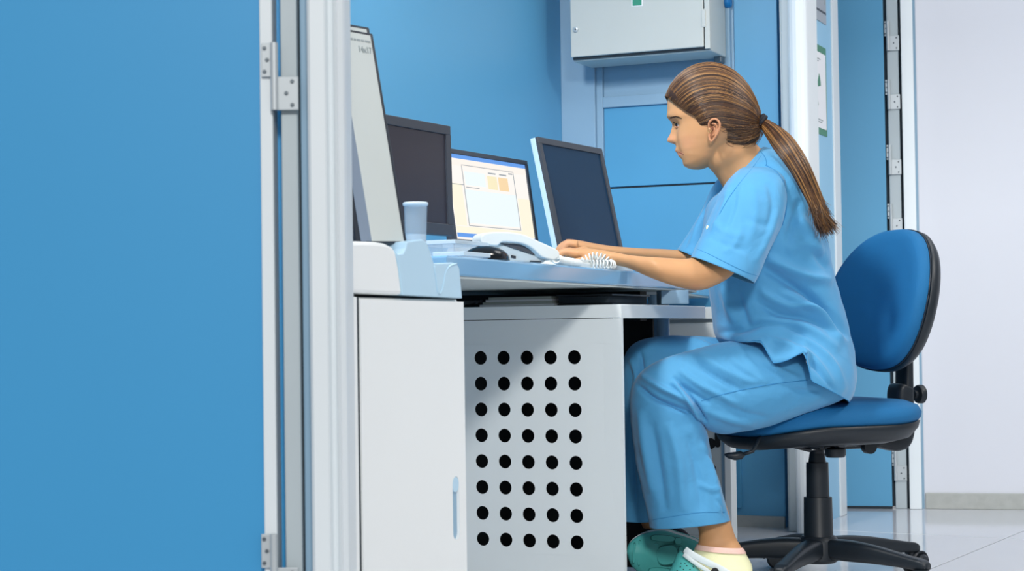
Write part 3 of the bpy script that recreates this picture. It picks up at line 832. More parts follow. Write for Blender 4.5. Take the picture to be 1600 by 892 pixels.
# glossy black dome (mouse)
mo = P(760, 402, 3.42)
ms = empty('black_mouse', (mo[0], mo[1], zD), 'glossy black dome-shaped mouse in front of the telephone', 'mouse')
V = []; nr_, ns = 14, 32
ft = Frame(-40)
for i in range(nr_+1):
    ph = (PI/2)*i/nr_
    for k in range(ns):
        a = 2*PI*k/ns
        q = ft.u*(math.cos(a)*.032*math.cos(ph)) + ft.v*(math.sin(a)*.060*math.cos(ph)) + np.array([0, 0, .029*math.sin(ph)**.9])
        V.append(q+np.array([mo[0], mo[1], zD+.001]))
g_ = loft_geo(np.array(V).reshape(nr_+1, ns, 3))
o = mesh('shell', g_[0], g_[1], M['gloss_black'], ms, True); fix_normals(o)
tube('seam_line', [np.array([mo[0], mo[1], zD+.0285])-ft.v*.03, np.array([mo[0], mo[1], zD+.0288]), np.array([mo[0], mo[1], zD+.0280])+ft.v*.01], .0006, M['monitor'], ms, 6)

# telephone
ph = empty('telephone', (P(800, 400, 3.75)[0], 3.75, zD), 'white desk telephone with its handset on, in front of the lit monitor', 'telephone')
dA = 3.62
def pq(pts, d): return [P(x, y, d) for x, y in pts]
body = [(733, 405), (741, 381), (750, 377), (775, 378), (800, 385), (830, 396), (856, 405), (848, 411.5), (800, 409), (760, 407)]
def poly_d(pts, d, th):
    """outline given at depth d"""
    q = pq(pts, d)
    for p in q: p[2] = max(p[2], zD+.0012)
    return q
b_ = extrude_poly('base', poly_d(body, dA, 0), np.array([-.06, .14, 0]), M['phone'], ph, .004)
hs = catmull(np.array([(752, 379), (751.5, 372), (756, 365.5), (770, 362.5), (800, 363), (822, 367.5), (845, 378), (868, 388.5), (874, 394), (874, 401), (866, 406), (855, 404), (845, 400), (832, 388), (818, 381), (803, 378.5), (786, 378), (781, 381), (776, 384), (762, 383)]), 3)
h_ = extrude_poly('handset', pq([tuple(p) for p in hs], 3.60), np.array([-.02, .042, 0]), M['phone'], ph, .005)
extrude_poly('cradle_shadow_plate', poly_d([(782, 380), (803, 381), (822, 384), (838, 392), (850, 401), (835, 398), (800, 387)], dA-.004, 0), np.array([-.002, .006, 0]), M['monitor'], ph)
extrude_poly('socket', poly_d([(798.5, 398.5), (806, 400), (806, 404), (798, 402.5)], dA-.002, 0), np.array([0, .003, 0]), M['black_rim'], ph)
extrude_poly('side_groove', poly_d([(828, 407), (846, 408), (846, 409.5), (828, 409)], dA-.002, 0), np.array([0, .003, 0]), M['black_rim'], ph)
# coiled cord: helix along a path
path = catmull(np.array([P(*q_) for q_ in ((868, 404, 3.70), (885, 411, 3.80), (903, 416, 3.92), (908, 413, 3.99), (918, 404, 4.0), (932, 400.5, 4.0), (944, 404, 4.0), (953, 411, 4.0), (957, 415, 3.995), (949, 416, 3.975), (936, 414, 3.968), (922, 414, 3.962))]), 14)
for p in path: p[2] = max(p[2], zD+.0110)
T = np.gradient(path, axis=0); L = np.concatenate([[0], np.cumsum(np.linalg.norm(np.diff(path, axis=0), axis=1))])
fine = np.linspace(0, L[-1], 1100); C_ = np.stack([np.interp(fine, L, path[:, i]) for i in range(3)], 1)
Tf = np.gradient(C_, axis=0); Tf /= np.linalg.norm(Tf, axis=1)[:, None]
up = np.array([0, 0, 1.]); Nf = np.cross(Tf, up); Nf /= np.linalg.norm(Nf, axis=1)[:, None]; Bf = np.cross(Nf, Tf)
ang = fine/.0078*2*PI
hel = C_ + .0088*(np.cos(ang)[:, None]*Nf + np.sin(ang)[:, None]*Bf)
hel = np.concatenate([[P(858, 403, 3.68)], [P(864, 404, 3.69)], hel])
cd = tube('phone_cord', hel, .0019, M['phone'], None, 6); tag(cd, 'white coiled telephone cord bunched on the desk edge under the wrist', 'cord')
# white cloth-like pad / keyboard below the hands
kb = empty('keyboard', (P(900, 405, 4.1)[0], 4.08, zD), 'white keyboard under the woman\'s hands', 'keyboard')
kc = P(905, 405, 4.02); fk = Frame(-24); ku, kv = np.array([kc[0], kc[1], 0]) @ fk.u, np.array([kc[0], kc[1], 0]) @ fk.v
fbox('base', fk, ku-.085, ku+.045, kv-.16, kv+.24, zD+.0008, zD+.014, M['phone'], kb, .003)
for r in range(5):
    for c in range(14):
        fbox('key', fk, ku-.078+r*.024, ku-.057+r*.024, kv-.15+c*.027, kv-.126+c*.027, zD+.0145, zD+.021, M['phone'], kb, 0)

# ================================================================== CHAIR
cx0, cy0 = .755, 4.40
ch = empty('office_chair', (cx0, cy0, 0), 'blue upholstered swivel office chair with black base, the woman sits on it', 'chair')
FA = math.radians(22.0)   # facing direction (-cos, -sin)
cf = np.array([-math.cos(FA), -math.sin(FA), 0]); cs_ = np.array([math.sin(FA), -math.cos(FA), 0])   # forward, side (to the camera)
c0 = np.array([cx0, cy0, 0])
def cw(f, s, z): return c0 + cf*f + cs_*s + np.array([0, 0, z])
def superring(a_, b_, z, n=64, p=2.6, f0=0, drop=None):
    R = []
    for k in range(n):
        t = 2*PI*k/n; c, s = math.cos(t), math.sin(t)
        f = a_*math.copysign(abs(c)**(2/p), c); s2 = b_*math.copysign(abs(s)**(2/p), s)
        dz = drop(f, s2) if drop else 0
        R.append(cw(f0+f, s2, z+dz))
    return R
fdrop = lambda f, s: -.035*max(0, (f-.08)/.17)**2 + .006*max(0, (-f-.1)/.13)
prof = [(.10, .350), (.17, .352), (.212, .362), (.232, .385), (.236, .400)]
g_ = loft_geo(np.array([superring(r, r*.98, z, drop=fdrop) for r, z in prof]))
o = mesh('seat_shell', g_[0], g_[1], M['black_plastic'], ch, True); fix_normals(o)
prof = [(.230, .4005), (.238, .410), (.240, .422), (.232, .438), (.205, .450), (.15, .457), (.08, .459), (.01, .460)]
g_ = loft_geo(np.array([superring(r, r*.98, z, drop=fdrop) for r, z in prof]))
o = mesh('seat_cushion', g_[0], g_[1], M['chair_blue'], ch, True); fix_normals(o)
# mechanism
def cbox(name, f0, f1, s0, s1, z0, z1, m, parent, bv=0):
    c = [cw(f, s, z) for z in (z0, z1) for (f, s) in ((f0, s0), (f1, s0), (f1, s1), (f0, s1))]
    return hexa(name, c, m, parent, bv)
mech = cbox('mechanism', -.15, .03, -.06, .06, .334, .353, M['black_plastic'], ch, .006)
cbox('mechanism_plate', -.10, .04, -.08, .08, .342, .353, M['monitor'], mech, .003)
for k in range(5):
    lathe('bolt', [(.0001, 0), (.005, 0), (.005, .005), (.0001, .005)], cw(-.09+.03*k, .0805, .347), M['screw'], mech, axis=tuple(cs_), seg=8)
lv = tube('lever', [cw(.0, .06, .33), cw(.03, .17, .318), cw(.045, .20, .285), cw(.055, .235, .270), cw(.06, .27, .264)], [.006, .006, .006, .008, .004], M['black_plastic'], ch)
# lever handle seen left of the column
lp_ = [P(1187, 684, 4.22), P(1176, 705, 4.2), P(1160, 710, 4.2), P(1150, 713, 4.2), P(1133, 709, 4.2)]
for v_ in list(lv.data.vertices): pass
bpy.data.objects.remove(lv)
tube('height_lever', [cw(.05, .05, .335)]+lp_[:3], [.005, .005, .0048, .0048], M['black_plastic'], ch)
V, Fs = tube_geo([P(1163, 710, 4.2), P(1158, 711, 4.2), P(1148, 712.5, 4.2), P(1138, 711.5, 4.2), P(1132, 710, 4.2)], [.005, .010, .010, .007, .002], 12)
mesh('lever_grip', V, Fs, M['black_plastic'], ch, True)
kq = P(1305, 700, 4.30)
kn = lathe('tension_knob', [(.0001, 0), (.022, .0), (.026, .006), (.026, .020), (.012, .024), (.008, .026), (.008, .06), (.0001, .06)], (kq[0], kq[1], kq[2]-.022), M['black_plastic'], ch, seg=20)
# gas column
lathe('gas_column', [(.0001, .30), (.022, .30), (.019, .322), (.0001, .322)], c0, M['black_plastic'], ch)
colm = lathe('column_cover', [(.0001, .055), (.040, .055), (.040, .068), (.037, .075), (.035, .212), (.0345, .214), (.0285, .2145), (.0275, .300), (.018, .3005), (.018, .33), (.0001, .33)], c0, M['black_plastic'], ch)
# five arms with casters
hub = lathe('hub', [(.0001, .052), (.040, .052), (.052, .060), (.052, .100), (.046, .112), (.0405, .118), (.0001, .118)], c0, M['black_plastic'], ch)
def caster(root, p, ang):
    d = np.array([math.cos(ang), math.sin(ang), 0]); s = np.array([-d[1], d[0], 0])
    w0 = None
    for sg_ in (-1, 1):
        c = p + d*.018 + s*sg_*.009 + np.array([0, 0, .026])
        w = lathe('caster_wheel', [(.0001, 0), (.020, 0), (.0255, .003), (.0255, .014), (.020, .019), (.0001, .019)], c - (s*0 if sg_ > 0 else 0), M['black_plastic'], root, axis=tuple(s*sg_), seg=28)
    # hood over the wheels
    R = []
    for k in range(13):
        t = math.radians(-20+ (200)*k/12)
        R.append(p + d*(.018-math.cos(t)*.031) + np.array([0, 0, .026+math.sin(t)*.031]))
    V = []; 
    for q in R:
        V += [q - s*.019, q + s*.019]
    Fs = [(2*i, 2*i+1, 2*i+3, 2*i+2) for i in range(12)]
    o = mesh('caster_hood', V, Fs, M['black_plastic'], root, True)
    md = o.modifiers.new('thick', 'SOLIDIFY'); md.thickness = .003
    lathe('caster_stem', [(.0001, .03), (.009, .03), (.009, .078), (.0001, .078)], p, M['black_plastic'], root, seg=16)
for k in range(5):
    ang = math.radians(243+72*k); d = np.array([math.cos(ang), math.sin(ang), 0]); s = np.array([-d[1], d[0], 0])
    spec = [(.035, .112, .064, .026), (.09, .113, .062, .0235), (.16, .106, .062, .020), (.23, .094, .060, .018), (.275, .086, .058, .0185), (.30, .082, .057, .017), (.312, .074, .060, .011)]
    R = []
    for r, zt2, zb2, hw in catmull(spec, 3):
        ring = []
        for t in np.arange(12)*2*PI/12 + PI/12:
            c_, s_ = math.cos(t), math.sin(t)
            yy = math.copysign(abs(c_)**.5, c_)*hw; zz = (zt2+zb2)/2 + math.copysign(abs(s_)**.5, s_)*(zt2-zb2)/2
            ring.append(c0 + d*r + s*yy + np.array([0, 0, zz]))
        R.append(ring)
    g_ = loft_geo(np.array(R)); o = mesh('base_arm', g_[0], g_[1], M['black_plastic'], ch, True); fix_normals(o)
    if k < 5:
        caster(o, c0 + d*.292, ang + [.5, -1.0, .3, 1.3, -.6][k])
# backrest
bc = P(1396, 470, 4.39)
rec = math.radians(13)
bup = np.array([0, 0, 1])*math.cos(rec) - cf*math.sin(rec)
bn_ = cf*math.cos(rec) + np.array([0, 0, 1])*math.sin(rec)   # towards the sitter
def bw_(s, t, o):
    return bc + cs_*s + bup*t + bn_*(o + .75*(s*s) )     # slight concave wrap
def egg(scale, o, n=72, hw=.205, hh=.178):
    R = []
    for k in range(n):
        a = 2*PI*k/n; c, s = math.cos(a), math.sin(a)
        w = hw*math.copysign(abs(c)**.86, c); h = hh*math.copysign(abs(s)**.9, s)
        w *= 1 - .10*max(0, s)  # narrower to the top
        R.append(bw_(w*scale, h*scale, o))
    return R
pr = [(.975, .000), (1.0, .010), (1.0, .022), (.975, .036), (.92, .044), (.80, .050), (.55, .053), (.25, .054), (.02, .054)]
g_ = loft_geo(np.array([egg(s_, o_) for s_, o_ in pr])); o = mesh('backrest_pad', g_[0], g_[1], M['chair_blue'], ch, True); fix_normals(o)
pr = [(.02, -.034), (.5, -.034), (.80, -.032), (.95, -.024), (1.01, -.010), (1.015, .004), (1.0, .008), (.9, .008)]
g_ = loft_geo(np.array([egg(s_, o_) for s_, o_ in pr])); o = mesh('backrest_shell', g_[0], g_[1], M['black_plastic'], ch, True); fix_normals(o)
g_ = tube_geo([egg(1.005, .011)[i % 72] for i in range(73)], .0018, 6); mesh('backrest_piping', g_[0], g_[1], M['black_rim'], ch, True)
# upright bar from under the seat to the backrest
def barloft(name, pts, m):
    R = []
    for (px, py, dd, th, wd) in catmull(np.array(pts, float), 4):
        c = P(px, py, dd); R.append((c, th, wd))
    T = np.gradient(np.array([r[0] for r in R]), axis=0); out = []
    for (c, th, wd), t in zip(R, T):
        t = t/np.linalg.norm(t); side = cs_; nrm = np.cross(t, side); nrm /= np.linalg.norm(nrm)
        ring = []
        for a in np.arange(16)*2*PI/16+PI/16:
            ring.append(c + side*math.copysign(abs(math.cos(a))**.55, math.cos(a))*wd + nrm*math.copysign(abs(math.sin(a))**.55, math.sin(a))*th)
        out.append(ring)
    g_ = loft_geo(np.array(out)); o = mesh(name, g_[0], g_[1], m, ch, True); return fix_normals(o)
barloft('back_upright', [(1350, 684, 4.44, .012, .030), (1378, 690, 4.46, .018, .030), (1403, 690, 4.47, .022, .030), (1412, 672, 4.48, .020, .030), (1412, 640, 4.48, .017, .030), (1413, 600, 4.48, .014, .028), (1413, 570, 4.48, .013, .028), (1414, 540, 4.47, .011, .026)], M['black_plastic'])
barloft('upright_sleeve', [(1407, 630, 4.47, .026, .034), (1407, 615, 4.47, .026, .034), (1408, 606, 4.47, .024, .034), (1409, 603, 4.47, .018, .032)], M['black_plastic'])
kq = P(1428, 616, 4.49)
lathe('back_knob', [(.0001, 0), (.01, 0), (.01, .008), (.022, .010), (.024, .014), (.024, .024), (.018, .028), (.0001, .028)], kq-cf*.0, M['black_plastic'], ch, axis=tuple(-cf), seg=24)
kq = P(1353, 697, 4.36)
lathe('tilt_knob', [(.0001, 0), (.016, 0), (.018, .004), (.018, .022), (.0001, .022)], kq, M['black_plastic'], ch, axis=tuple(cs_), seg=20)

# ================================================================== WOMAN
woman = empty('person', (.7, 4.3, 0), 'woman in blue scrubs with a brown ponytail sitting at the desk, typing', 'person')
DH = 4.25      # depth of the head's mid-plane

# ---- head rings
hp = [ # y, front, back, halfwidth, nose add
 (108, 1092, 1120, .010, 0), (111, 1082, 1132, .024, 0), (118, 1070, 1146, .040, 0), (127, 1061, 1157, .050, 0), (138, 1052, 1166, .060, 0), (150, 1046.5, 1172, .067, 0), (162, 1045, 1176, .072, 0),
 (172, 1045, 1177, .0745, 0), (179, 1044.8, 1177, .075, 0), (184, 1046, 1177, .075, 0), (188, 1050, 1178, .074, 0), (191, 1053, 1177, .0735, 2.0), (195, 1056, 1176, .073, 4.5), (200, 1058, 1174, .0725, 7.8),
 (206, 1059.5, 1171, .0715, 11.0), (211, 1060.0, 1167, .070, 14.0), (215, 1060, 1163, .0685, 16.3), (218, 1060, 1160, .067, 16.8), (220.5, 1059.8, 1157, .0655, 13.5), (222.5, 1059.3, 1154, .0645, 7.0), (225, 1058.8, 1151, .0635, 1.5),
 (229, 1058.0, 1147, .0615, 0), (232, 1057.0, 1143, .060, 0), (234.5, 1056.8, 1140, .0585, 0), (237, 1058.5, 1137, .057, 0), (238.3, 1060.8, 1135, .0565, 0), (240, 1060.6, 1133, .0555, 0), (243, 1061.8, 1130, .054, 0), (246, 1065.0, 1127, .052, 0),
 (249, 1068, 1124, .0495, 0), (253, 1069, 1119, .0455, 0), (257, 1070.5, 1113, .040, 0), (260, 1073.5, 1107, .034, 0), (262.5, 1078, 1100, .026, 0), (264, 1084, 1093, .012, 0)]
hp = catmull(np.array(hp, float), 4)
NS = 128
psi = math.radians(15)
ex = P(1113, 205, DH)
R = []
for y, f, b, w, nz in hp:
    A = P(f, y, DH); Bk = P(b, y, DH)
    xf = (ex[0]-A[0])/math.cos(psi); xb = (ex[0]-Bk[0])      # forward positive
    nzm = nz/647/math.cos(psi)
    z = A[2]; c = (xf*.25 + xb*.75) if False else (xf+xb)/2 - .004
    xs = (ex[0]-P(float(np.interp(y, [218, 222, 235, 248, 257], [1060, 1060.5, 1062.5, 1067.5, 1070.5])), y, DH)[0])/math.cos(psi)
    ring = []
    for k in range(NS):
        a = 2*PI*k/NS; ca, sa = math.cos(a), math.sin(a)
        if ca >= 0:
            p = 2.25
            lyq = abs(w*abs(sa)**(2/p)); xq = xf if not 220 < y < 257 else xs + (xf-xs)*math.exp(-(lyq/.021)**4)
            fx = c + (xq-c)*abs(ca)**(2/p); ly = w*math.copysign(abs(sa)**(2/p), sa)
        else:
            fx = c + (xb-c)*abs(ca); ly = w*sa
        ys = abs(ly)
        if ca > 0:
            # nose: narrow bridge, wider at the tip
            sgm = .0085 + .0050*np.clip((y-196)/20, 0, 1)
            fx += nzm*math.exp(-(ly/sgm)**2)
            # nostril wing
            fx += .0055*math.exp(-((ys-.0145)/.0055)**2)*math.exp(-((y-217.5)/3.8)**2)
            # eye socket
            fx -= .0085*math.exp(-((ys-.031)/.014)**2)*math.exp(-((y-194)/8.5)**2)
            # brow
            fx += .0025*math.exp(-((ys-.030)/.018)**2)*math.exp(-((y-181)/5)**2)
            # cheekbone / cheek
            fx += .004*math.exp(-((ys-.042)/.014)**2)*math.exp(-((y-213)/12)**2)
            # face tapers back at mouth level away from the midline
            fx -= .002*math.exp(-((ys-.026)/.010)**2)*math.exp(-((y-237)/5)**2)
            # philtrum and lips
            lipu = math.exp(-((y-235)/2.6)**2); lipl = math.exp(-((y-242)/2.6)**2)
            fx += (.0004*lipu+.0003*lipl)*math.exp(-(ly/.017)**2)
            fx -= .0016*math.exp(-((y-238.4)/1.0)**2)*math.exp(-(ly/.022)**4)
            fx += .002*math.exp(-((y-257)/6)**2)*math.exp(-(ly/.014)**2)
        # temple hollow
        lys = 1 - .05*math.exp(-((fx-.045)/.03)**2)*math.exp(-((y-180)/14)**2)
        ly *= lys
        ring.append((fx, ly, z))
    R.append(ring)
R = np.array(R)
# rotate the face a little away from the camera about the vertical through the ear
X = R[:, :, 0].copy(); Y = R[:, :, 1].copy()
fwd = X*math.cos(psi) + Y*0; lat = Y
xr = X*math.cos(psi) - (-Y)*math.sin(psi)*-1.0*0 + 0
# forward axis turns towards +Y (away): world = -x' , y'
wx = X*math.cos(psi) + Y*math.sin(psi)       # near side (ly>0 means towards the camera) slides forward
wy = -X*math.sin(psi) + Y*math.cos(psi)
head = np.stack([ex[0]-wx, DH-wy, R[:, :, 2]], 2)
head_geo = loft_geo(head)

def hpt(px, py, near): return P(px, py, DH-near)
# ---- ear
ear_parts = []
helix = catmull(np.array([hpt(1108.5, 203, .074), hpt(1107.5, 196, .078), hpt(1109.5, 189.5, .083), hpt(1115, 186, .087), hpt(1121, 187.5, .090), hpt(1124.8, 194, .091), hpt(1123.8, 202, .089), hpt(1120, 210, .086), hpt(1115.5, 217, .082), hpt(1111.3, 220.5, .079), hpt(1108.6, 216, .077), hpt(1108.2, 210, .075)]), 5)
ear_parts.append(tube_geo(helix, .0030, 10))
# ear plate
Vp = []
for i in range(7):
    t = i/6
    for k in range(20):
        a = 2*PI*k/20
        px = 1115.5 + math.cos(a)*8.2*math.cos(t*PI/2) + .0; py = 203 + math.sin(a)*16.5*math.cos(t*PI/2) - math.cos(a)*0
        px += -(py-203)*.22
        Vp.append(hpt(px, py, .066+.012*0 + .010*t + .0006*(px-1108)))
ear_parts.append(loft_geo(np.array(Vp).reshape(7, 20, 3)))
anti = catmull(np.array([hpt(1112, 193, .084), hpt(1118, 194, .087), hpt(1120, 200, .087), hpt(1117, 208, .084), hpt(1113, 212, .081)]), 4)
ear_parts.append(tube_geo(anti, .0022, 8))
ear_parts.append(tube_geo(catmull(np.array([hpt(1107.2, 199, .075), hpt(1109.6, 203, .079), hpt(1109, 207, .077)]), 4), .0028, 8))

# ---- neck
neck_r = abrings([(1086, 236, 1160, 196, DH, .050), (1098, 252, 1170, 212, DH, .050), (1109, 263, 1178, 222, DH, .050), (1119, 275, 1188, 232, DH+.01, .053), (1129, 291, 1199, 245, DH+.02, .062), (1138, 312, 1212, 262, DH+.03, .075), (1142, 340, 1225, 290, DH+.03, .10)], 64, 6)
parts = [head_geo, loft_geo(neck_r)]
# ---- torso core and pelvis, well inside the clothes
parts.append(loft_geo(abrings([(1150, 275, 1205, 262, 4.28, .07), (1135, 310, 1230, 290, 4.28, .12), (1122, 360, 1262, 345, 4.28, .13), (1125, 420, 1280, 405, 4.28, .12), (1140, 480, 1290, 480, 4.28, .12), (1185, 560, 1300, 545, 4.28, .11), (1215, 600, 1300, 590, 4.28, .11), (1240, 612, 1295, 605, 4.28, .09)], 40, 3)))
# ---- near arm
na = abrings([(1175, 290, 1212, 305, 4.14, .038), (1150, 325, 1200, 350, 4.10, .044), (1122, 368, 1170, 398, 4.08, .043), (1100, 396, 1146, 428, 4.06, .041), (1083, 402.5, 1122, 444, 4.045, .040), (1066, 404, 1094, 453.5, 4.035, .0385), (1045, 403, 1062, 449, 4.03, .037), (1020, 401.5, 1030, 439, 4.02, .034), (998, 400, 1003, 428, 4.045, .030), (978, 397.5, 981, 418.5, 4.075, .0265), (958, 393.5, 960, 414, 4.10, .025), (940, 390.5, 942, 412, 4.12, .030), (920, 388, 922, 411, 4.14, .036), (902, 387.5, 905, 408, 4.16, .038), (890, 388.5, 893, 404, 4.17, .036)], 40, 5)
parts.append(loft_geo(na))
# fingers of the near hand
def finger(pts, r): return tube_geo(catmull(np.array(pts), 4), catmull(np.array(r)[:, None], 4)[:, 0], 14)
for k, dd in enumerate((4.135, 4.155, 4.175, 4.195)):
    o = [0, -2, -1.5, 1][k]
    parts.append(finger([P(904, 397, dd), P(890, 394-.5*k, dd), P(880+o, 394, dd), P(873+o, 399, dd), P(871+o, 405, dd)], [.011, .0095, .0085, .0078, .006]))
parts.append(finger([P(932, 404, 4.12), P(917, 407, 4.11), P(903, 408.5, 4.115), P(893, 409, 4.12)], [.012, .011, .009, .007]))
# ---- far arm
fa = abrings([(1150, 300, 1190, 320, 4.44, .038), (1120, 345, 1160, 362, 4.46, .040), (1088, 385, 1118, 405, 4.46, .036), (1062, 390, 1072, 412, 4.46, .034), (1035, 389, 1037, 411, 4.44, .031), (1005, 388, 1006, 408, 4.41, .029), (975, 386, 977, 404, 4.38, .026), (950, 383.5, 952, 402, 4.36, .025), (928, 380, 930, 400, 4.34, .031), (908, 376, 912, 398, 4.32, .036), (892, 373.8, 898, 394, 4.31, .037), (884, 374, 890, 390, 4.305, .032)], 36, 5)
parts.append(loft_geo(fa))
for k, dd in enumerate((4.27, 4.29, 4.31, 4.33)):
    o = [1.5, -1, -4.5, -6][k]
    parts.append(finger([P(902, 382.5, dd), P(888+o*.4, 381, dd), P(881+o, 386+k*.6, dd), P(878+o, 393+k*.5, dd), P(877+o, 399, dd)], [.0115, .010, .0088, .0078, .006]))
parts.append(finger([P(915, 392, 4.27), P(902, 394, 4.25), P(891, 396, 4.25), P(884, 399, 4.255)], [.012, .011, .009, .007]))
# ---- legs (inside trousers) down to bare ankle and foot
nl = abrings([(1280, 575, 1295, 615, 4.22, .05), (1200, 570, 1210, 640, 4.19, .06), (1110, 570, 1130, 650, 4.17, .06), (1050, 572, 1095, 640, 4.16, .058), (1015, 590, 1080, 635, 4.16, .055), (1005, 625, 1075, 645, 4.16, .052), (1020, 690, 1090, 690, 4.16, .050), (1052, 750, 1115, 745, 4.16, .042), (1080, 800, 1136, 792, 4.16, .034), (1090, 822, 1141, 812, 4.16, .031), (1092, 842, 1149, 838, 4.16, .032), (1088, 858, 1160, 858, 4.15, .033), (1078, 872, 1166, 880, 4.14, .036), (1072, 890, 1160, 902, 4.12, .036), (1070, 908, 1130, 915, 4.10, .030)], 36, 4)
parts.append(loft_geo(nl))
fl = abrings([(1280, 560, 1290, 610, 4.36, .06), (1190, 555, 1200, 630, 4.38, .065), (1100, 548, 1110, 625, 4.38, .06), (1030, 550, 1060, 620, 4.38, .055), (990, 570, 1040, 625, 4.38, .05), (985, 640, 1030, 640, 4.38, .045), (985, 720, 1025, 720, 4.38, .04), (992, 790, 1022, 790, 4.38, .032), (1005, 825, 1035, 825, 4.38, .03)], 30, 4)
parts.append(loft_geo(fl))
V, Fs = merge(parts)
tmp = mesh('body_source', V, Fs); fix_normals(tmp)
# one continuous surface: voxel remesh, then relax
rm = tmp.modifiers.new('fuse', 'REMESH'); rm.mode = 'VOXEL'; rm.voxel_size = .0023
sm = tmp.modifiers.new('relax', 'SMOOTH'); sm.factor = .5; sm.iterations = 4
dg = bpy.context.evaluated_depsgraph_get()
me = bpy.data.meshes.new_from_object(tmp.evaluated_get(dg)); bpy.data.objects.remove(tmp)
body_o = bpy.data.objects.new('body', me); COL.objects.link(body_o); setpar(body_o, woman)
me.materials.clear(); me.materials.append(M['skin']); me.polygons.foreach_set('use_smooth', [True]*len(me.polygons))
nv = len(me.vertices); co = np.empty(nv*3); me.vertices.foreach_get('co', co); co = co.reshape(-1, 3)
pxy = proj(co)
base = np.array(lin('#c8966a')[:3]); tint = np.tile(base, (nv, 1))
def blend(w, col):
    global tint
    c = np.array(lin(col)[:3]); tint = tint*(1-w[:, None]) + c*w[:, None]
def gpx(cx, cy, rx, ry): return np.exp(-(((pxy[:, 0]-cx)/rx)**2 + ((pxy[:, 1]-cy)/ry)**2))
isface = (co[:, 2] > .95)
blend(np.clip(gpx(1046, 217, 9, 7)*.28, 0, 1)*isface, '#cf8672')
blend(np.clip(gpx(1074, 222, 14, 12)*.25, 0, 1)*isface, '#d4907a')
lipw = np.exp(-((pxy[:, 1]-239.5)/3.8)**4)*np.clip((1069-pxy[:, 0])/4, 0, 1)*isface
blend(lipw*.55, '#c57f6c')
blend(gpx(1116, 202, 7, 9)*.3*isface, '#c98468')
blend(np.clip(gpx(882, 385, 14, 16)*.3, 0, 1), '#dd9f86')
blend(np.clip(gpx(1088, 452, 16, 8)*.3, 0, 1), '#c8816a')
ca = me.color_attributes.new('tint', 'FLOAT_COLOR', 'POINT')
ca.data.foreach_set('color', np.concatenate([tint, np.ones((nv, 1))], 1).ravel())
body_bvh = bvh_of(body_o)

# ---- eye (near side): eyeball, iris, lids, lashes, brow
def face_pt(px, py, off=.0): return surf(body_bvh, px, py, off)
ep = face_pt(1058.5, 194, 0)
if ep is None: ep = P(1059, 194, DH-.03)
ec = ep + np.array([.0075, .0065, 0])
def uvs(name, c, r, m, parent, seg=20, sc=(1, 1, 1)):
    V = []
    for i in range(11):
        t = PI*i/10
        for k in range(seg):
            a = 2*PI*k/seg
            V.append(c + np.array([math.sin(t)*math.cos(a)*r*sc[0], math.sin(t)*math.sin(a)*r*sc[1], math.cos(t)*r*sc[2]]))
    g_ = loft_geo(np.array(V).reshape(11, seg, 3)); o = mesh(name, g_[0], g_[1], m, parent, True); return fix_normals(o)
eye = uvs('eye', ec, .0112, M['eye_white'], woman)
ed = np.array([-math.cos(psi)*.95, -.28, -.12]); ed /= np.linalg.norm(ed)
uvs('iris', ec+ed*.0068, .0062, M['iris'], eye)
def on_eye(px, py, r=.0125):
    """point on a sphere slightly larger than the eyeball, seen at the pixel"""
    o = np.array([0, 0, CAM_H]); d = ray(px, py); d = d/np.linalg.norm(d)
    L_ = ec-o; tca = L_ @ d; d2 = L_ @ L_ - tca**2; 
    if d2 > r*r: return o + d*tca
    return o + d*(tca-math.sqrt(r*r-d2))
lid = [on_eye(x, y) for x, y in ((1052.5, 192.5), (1054.5, 190.3), (1057.5, 189.6), (1060.5, 191.0), (1062.8, 193.6))]
lid_lo = [on_eye(x, y) for x, y in ((1054.5, 196.2), (1057.5, 197.0), (1060.0, 196.2), (1062.5, 194.0))]
tube('upper_lid', catmull(np.array(lid), 5), .0019, M['skin_plain'] if 'skin_plain' in M else M['brow'], woman, 8)
def spline_tube(name, pts, r, m): return tube(name, catmull(np.array(pts), 5), r, m, woman, 8)
M['skin_plain'] = mat('eyelid_skin', '#c98f6c', .5, sss=.05)
spline_tube('upper_eyelid', [on_eye(x, y, .0128) for x, y in ((1052.5, 190.6), (1055, 188.6), (1058, 187.9), (1061, 189.4), (1064, 192.6))], .0024, M['skin_plain'])
spline_tube('lower_eyelid', [on_eye(x, y, .0122) for x, y in ((1054.3, 198.0), (1057.5, 198.8), (1060.5, 197.8), (1063.5, 194.6))], .0018, M['skin_plain'])
# brow strands
gs = []
for k in range(110):
    t = k/109; px = 1046.5 + 16*t + random.uniform(-.4, .4); py = 184.6 - 2.8*math.sin(min(1, t*1.3)*PI/2) + 2.6*max(0, t-.55)*2 + random.uniform(-1.1, 1.1)*(1-.5*t)
    a_ = face_pt(px, py, .0006); b_2 = face_pt(px+2.6, py-.4+t*1.2, .0010)
    if a_ is None or b_2 is None or np.linalg.norm(a_-b_2) > .02: continue
    gs.append(tube_geo([a_, (a_+b_2)/2+np.array([0, -.0006, 0]), b_2], [.0006, .0006, .0002], 4))
if gs:
    V, Fs = merge(gs); o = mesh('eyebrow', V, Fs, M['brow'], woman); o['kind'] = 'stuff'
# mouth line
ml = [face_pt(x, y, .0002) for x, y in ((1060.8, 238.6), (1063, 238.9), (1066, 240.2), (1068.5, 241.8))]
if all(q is not None for q in ml): spline_tube('mouth_line', ml, .0006, mat('mouth_shadow', '#7a3b34', .6))
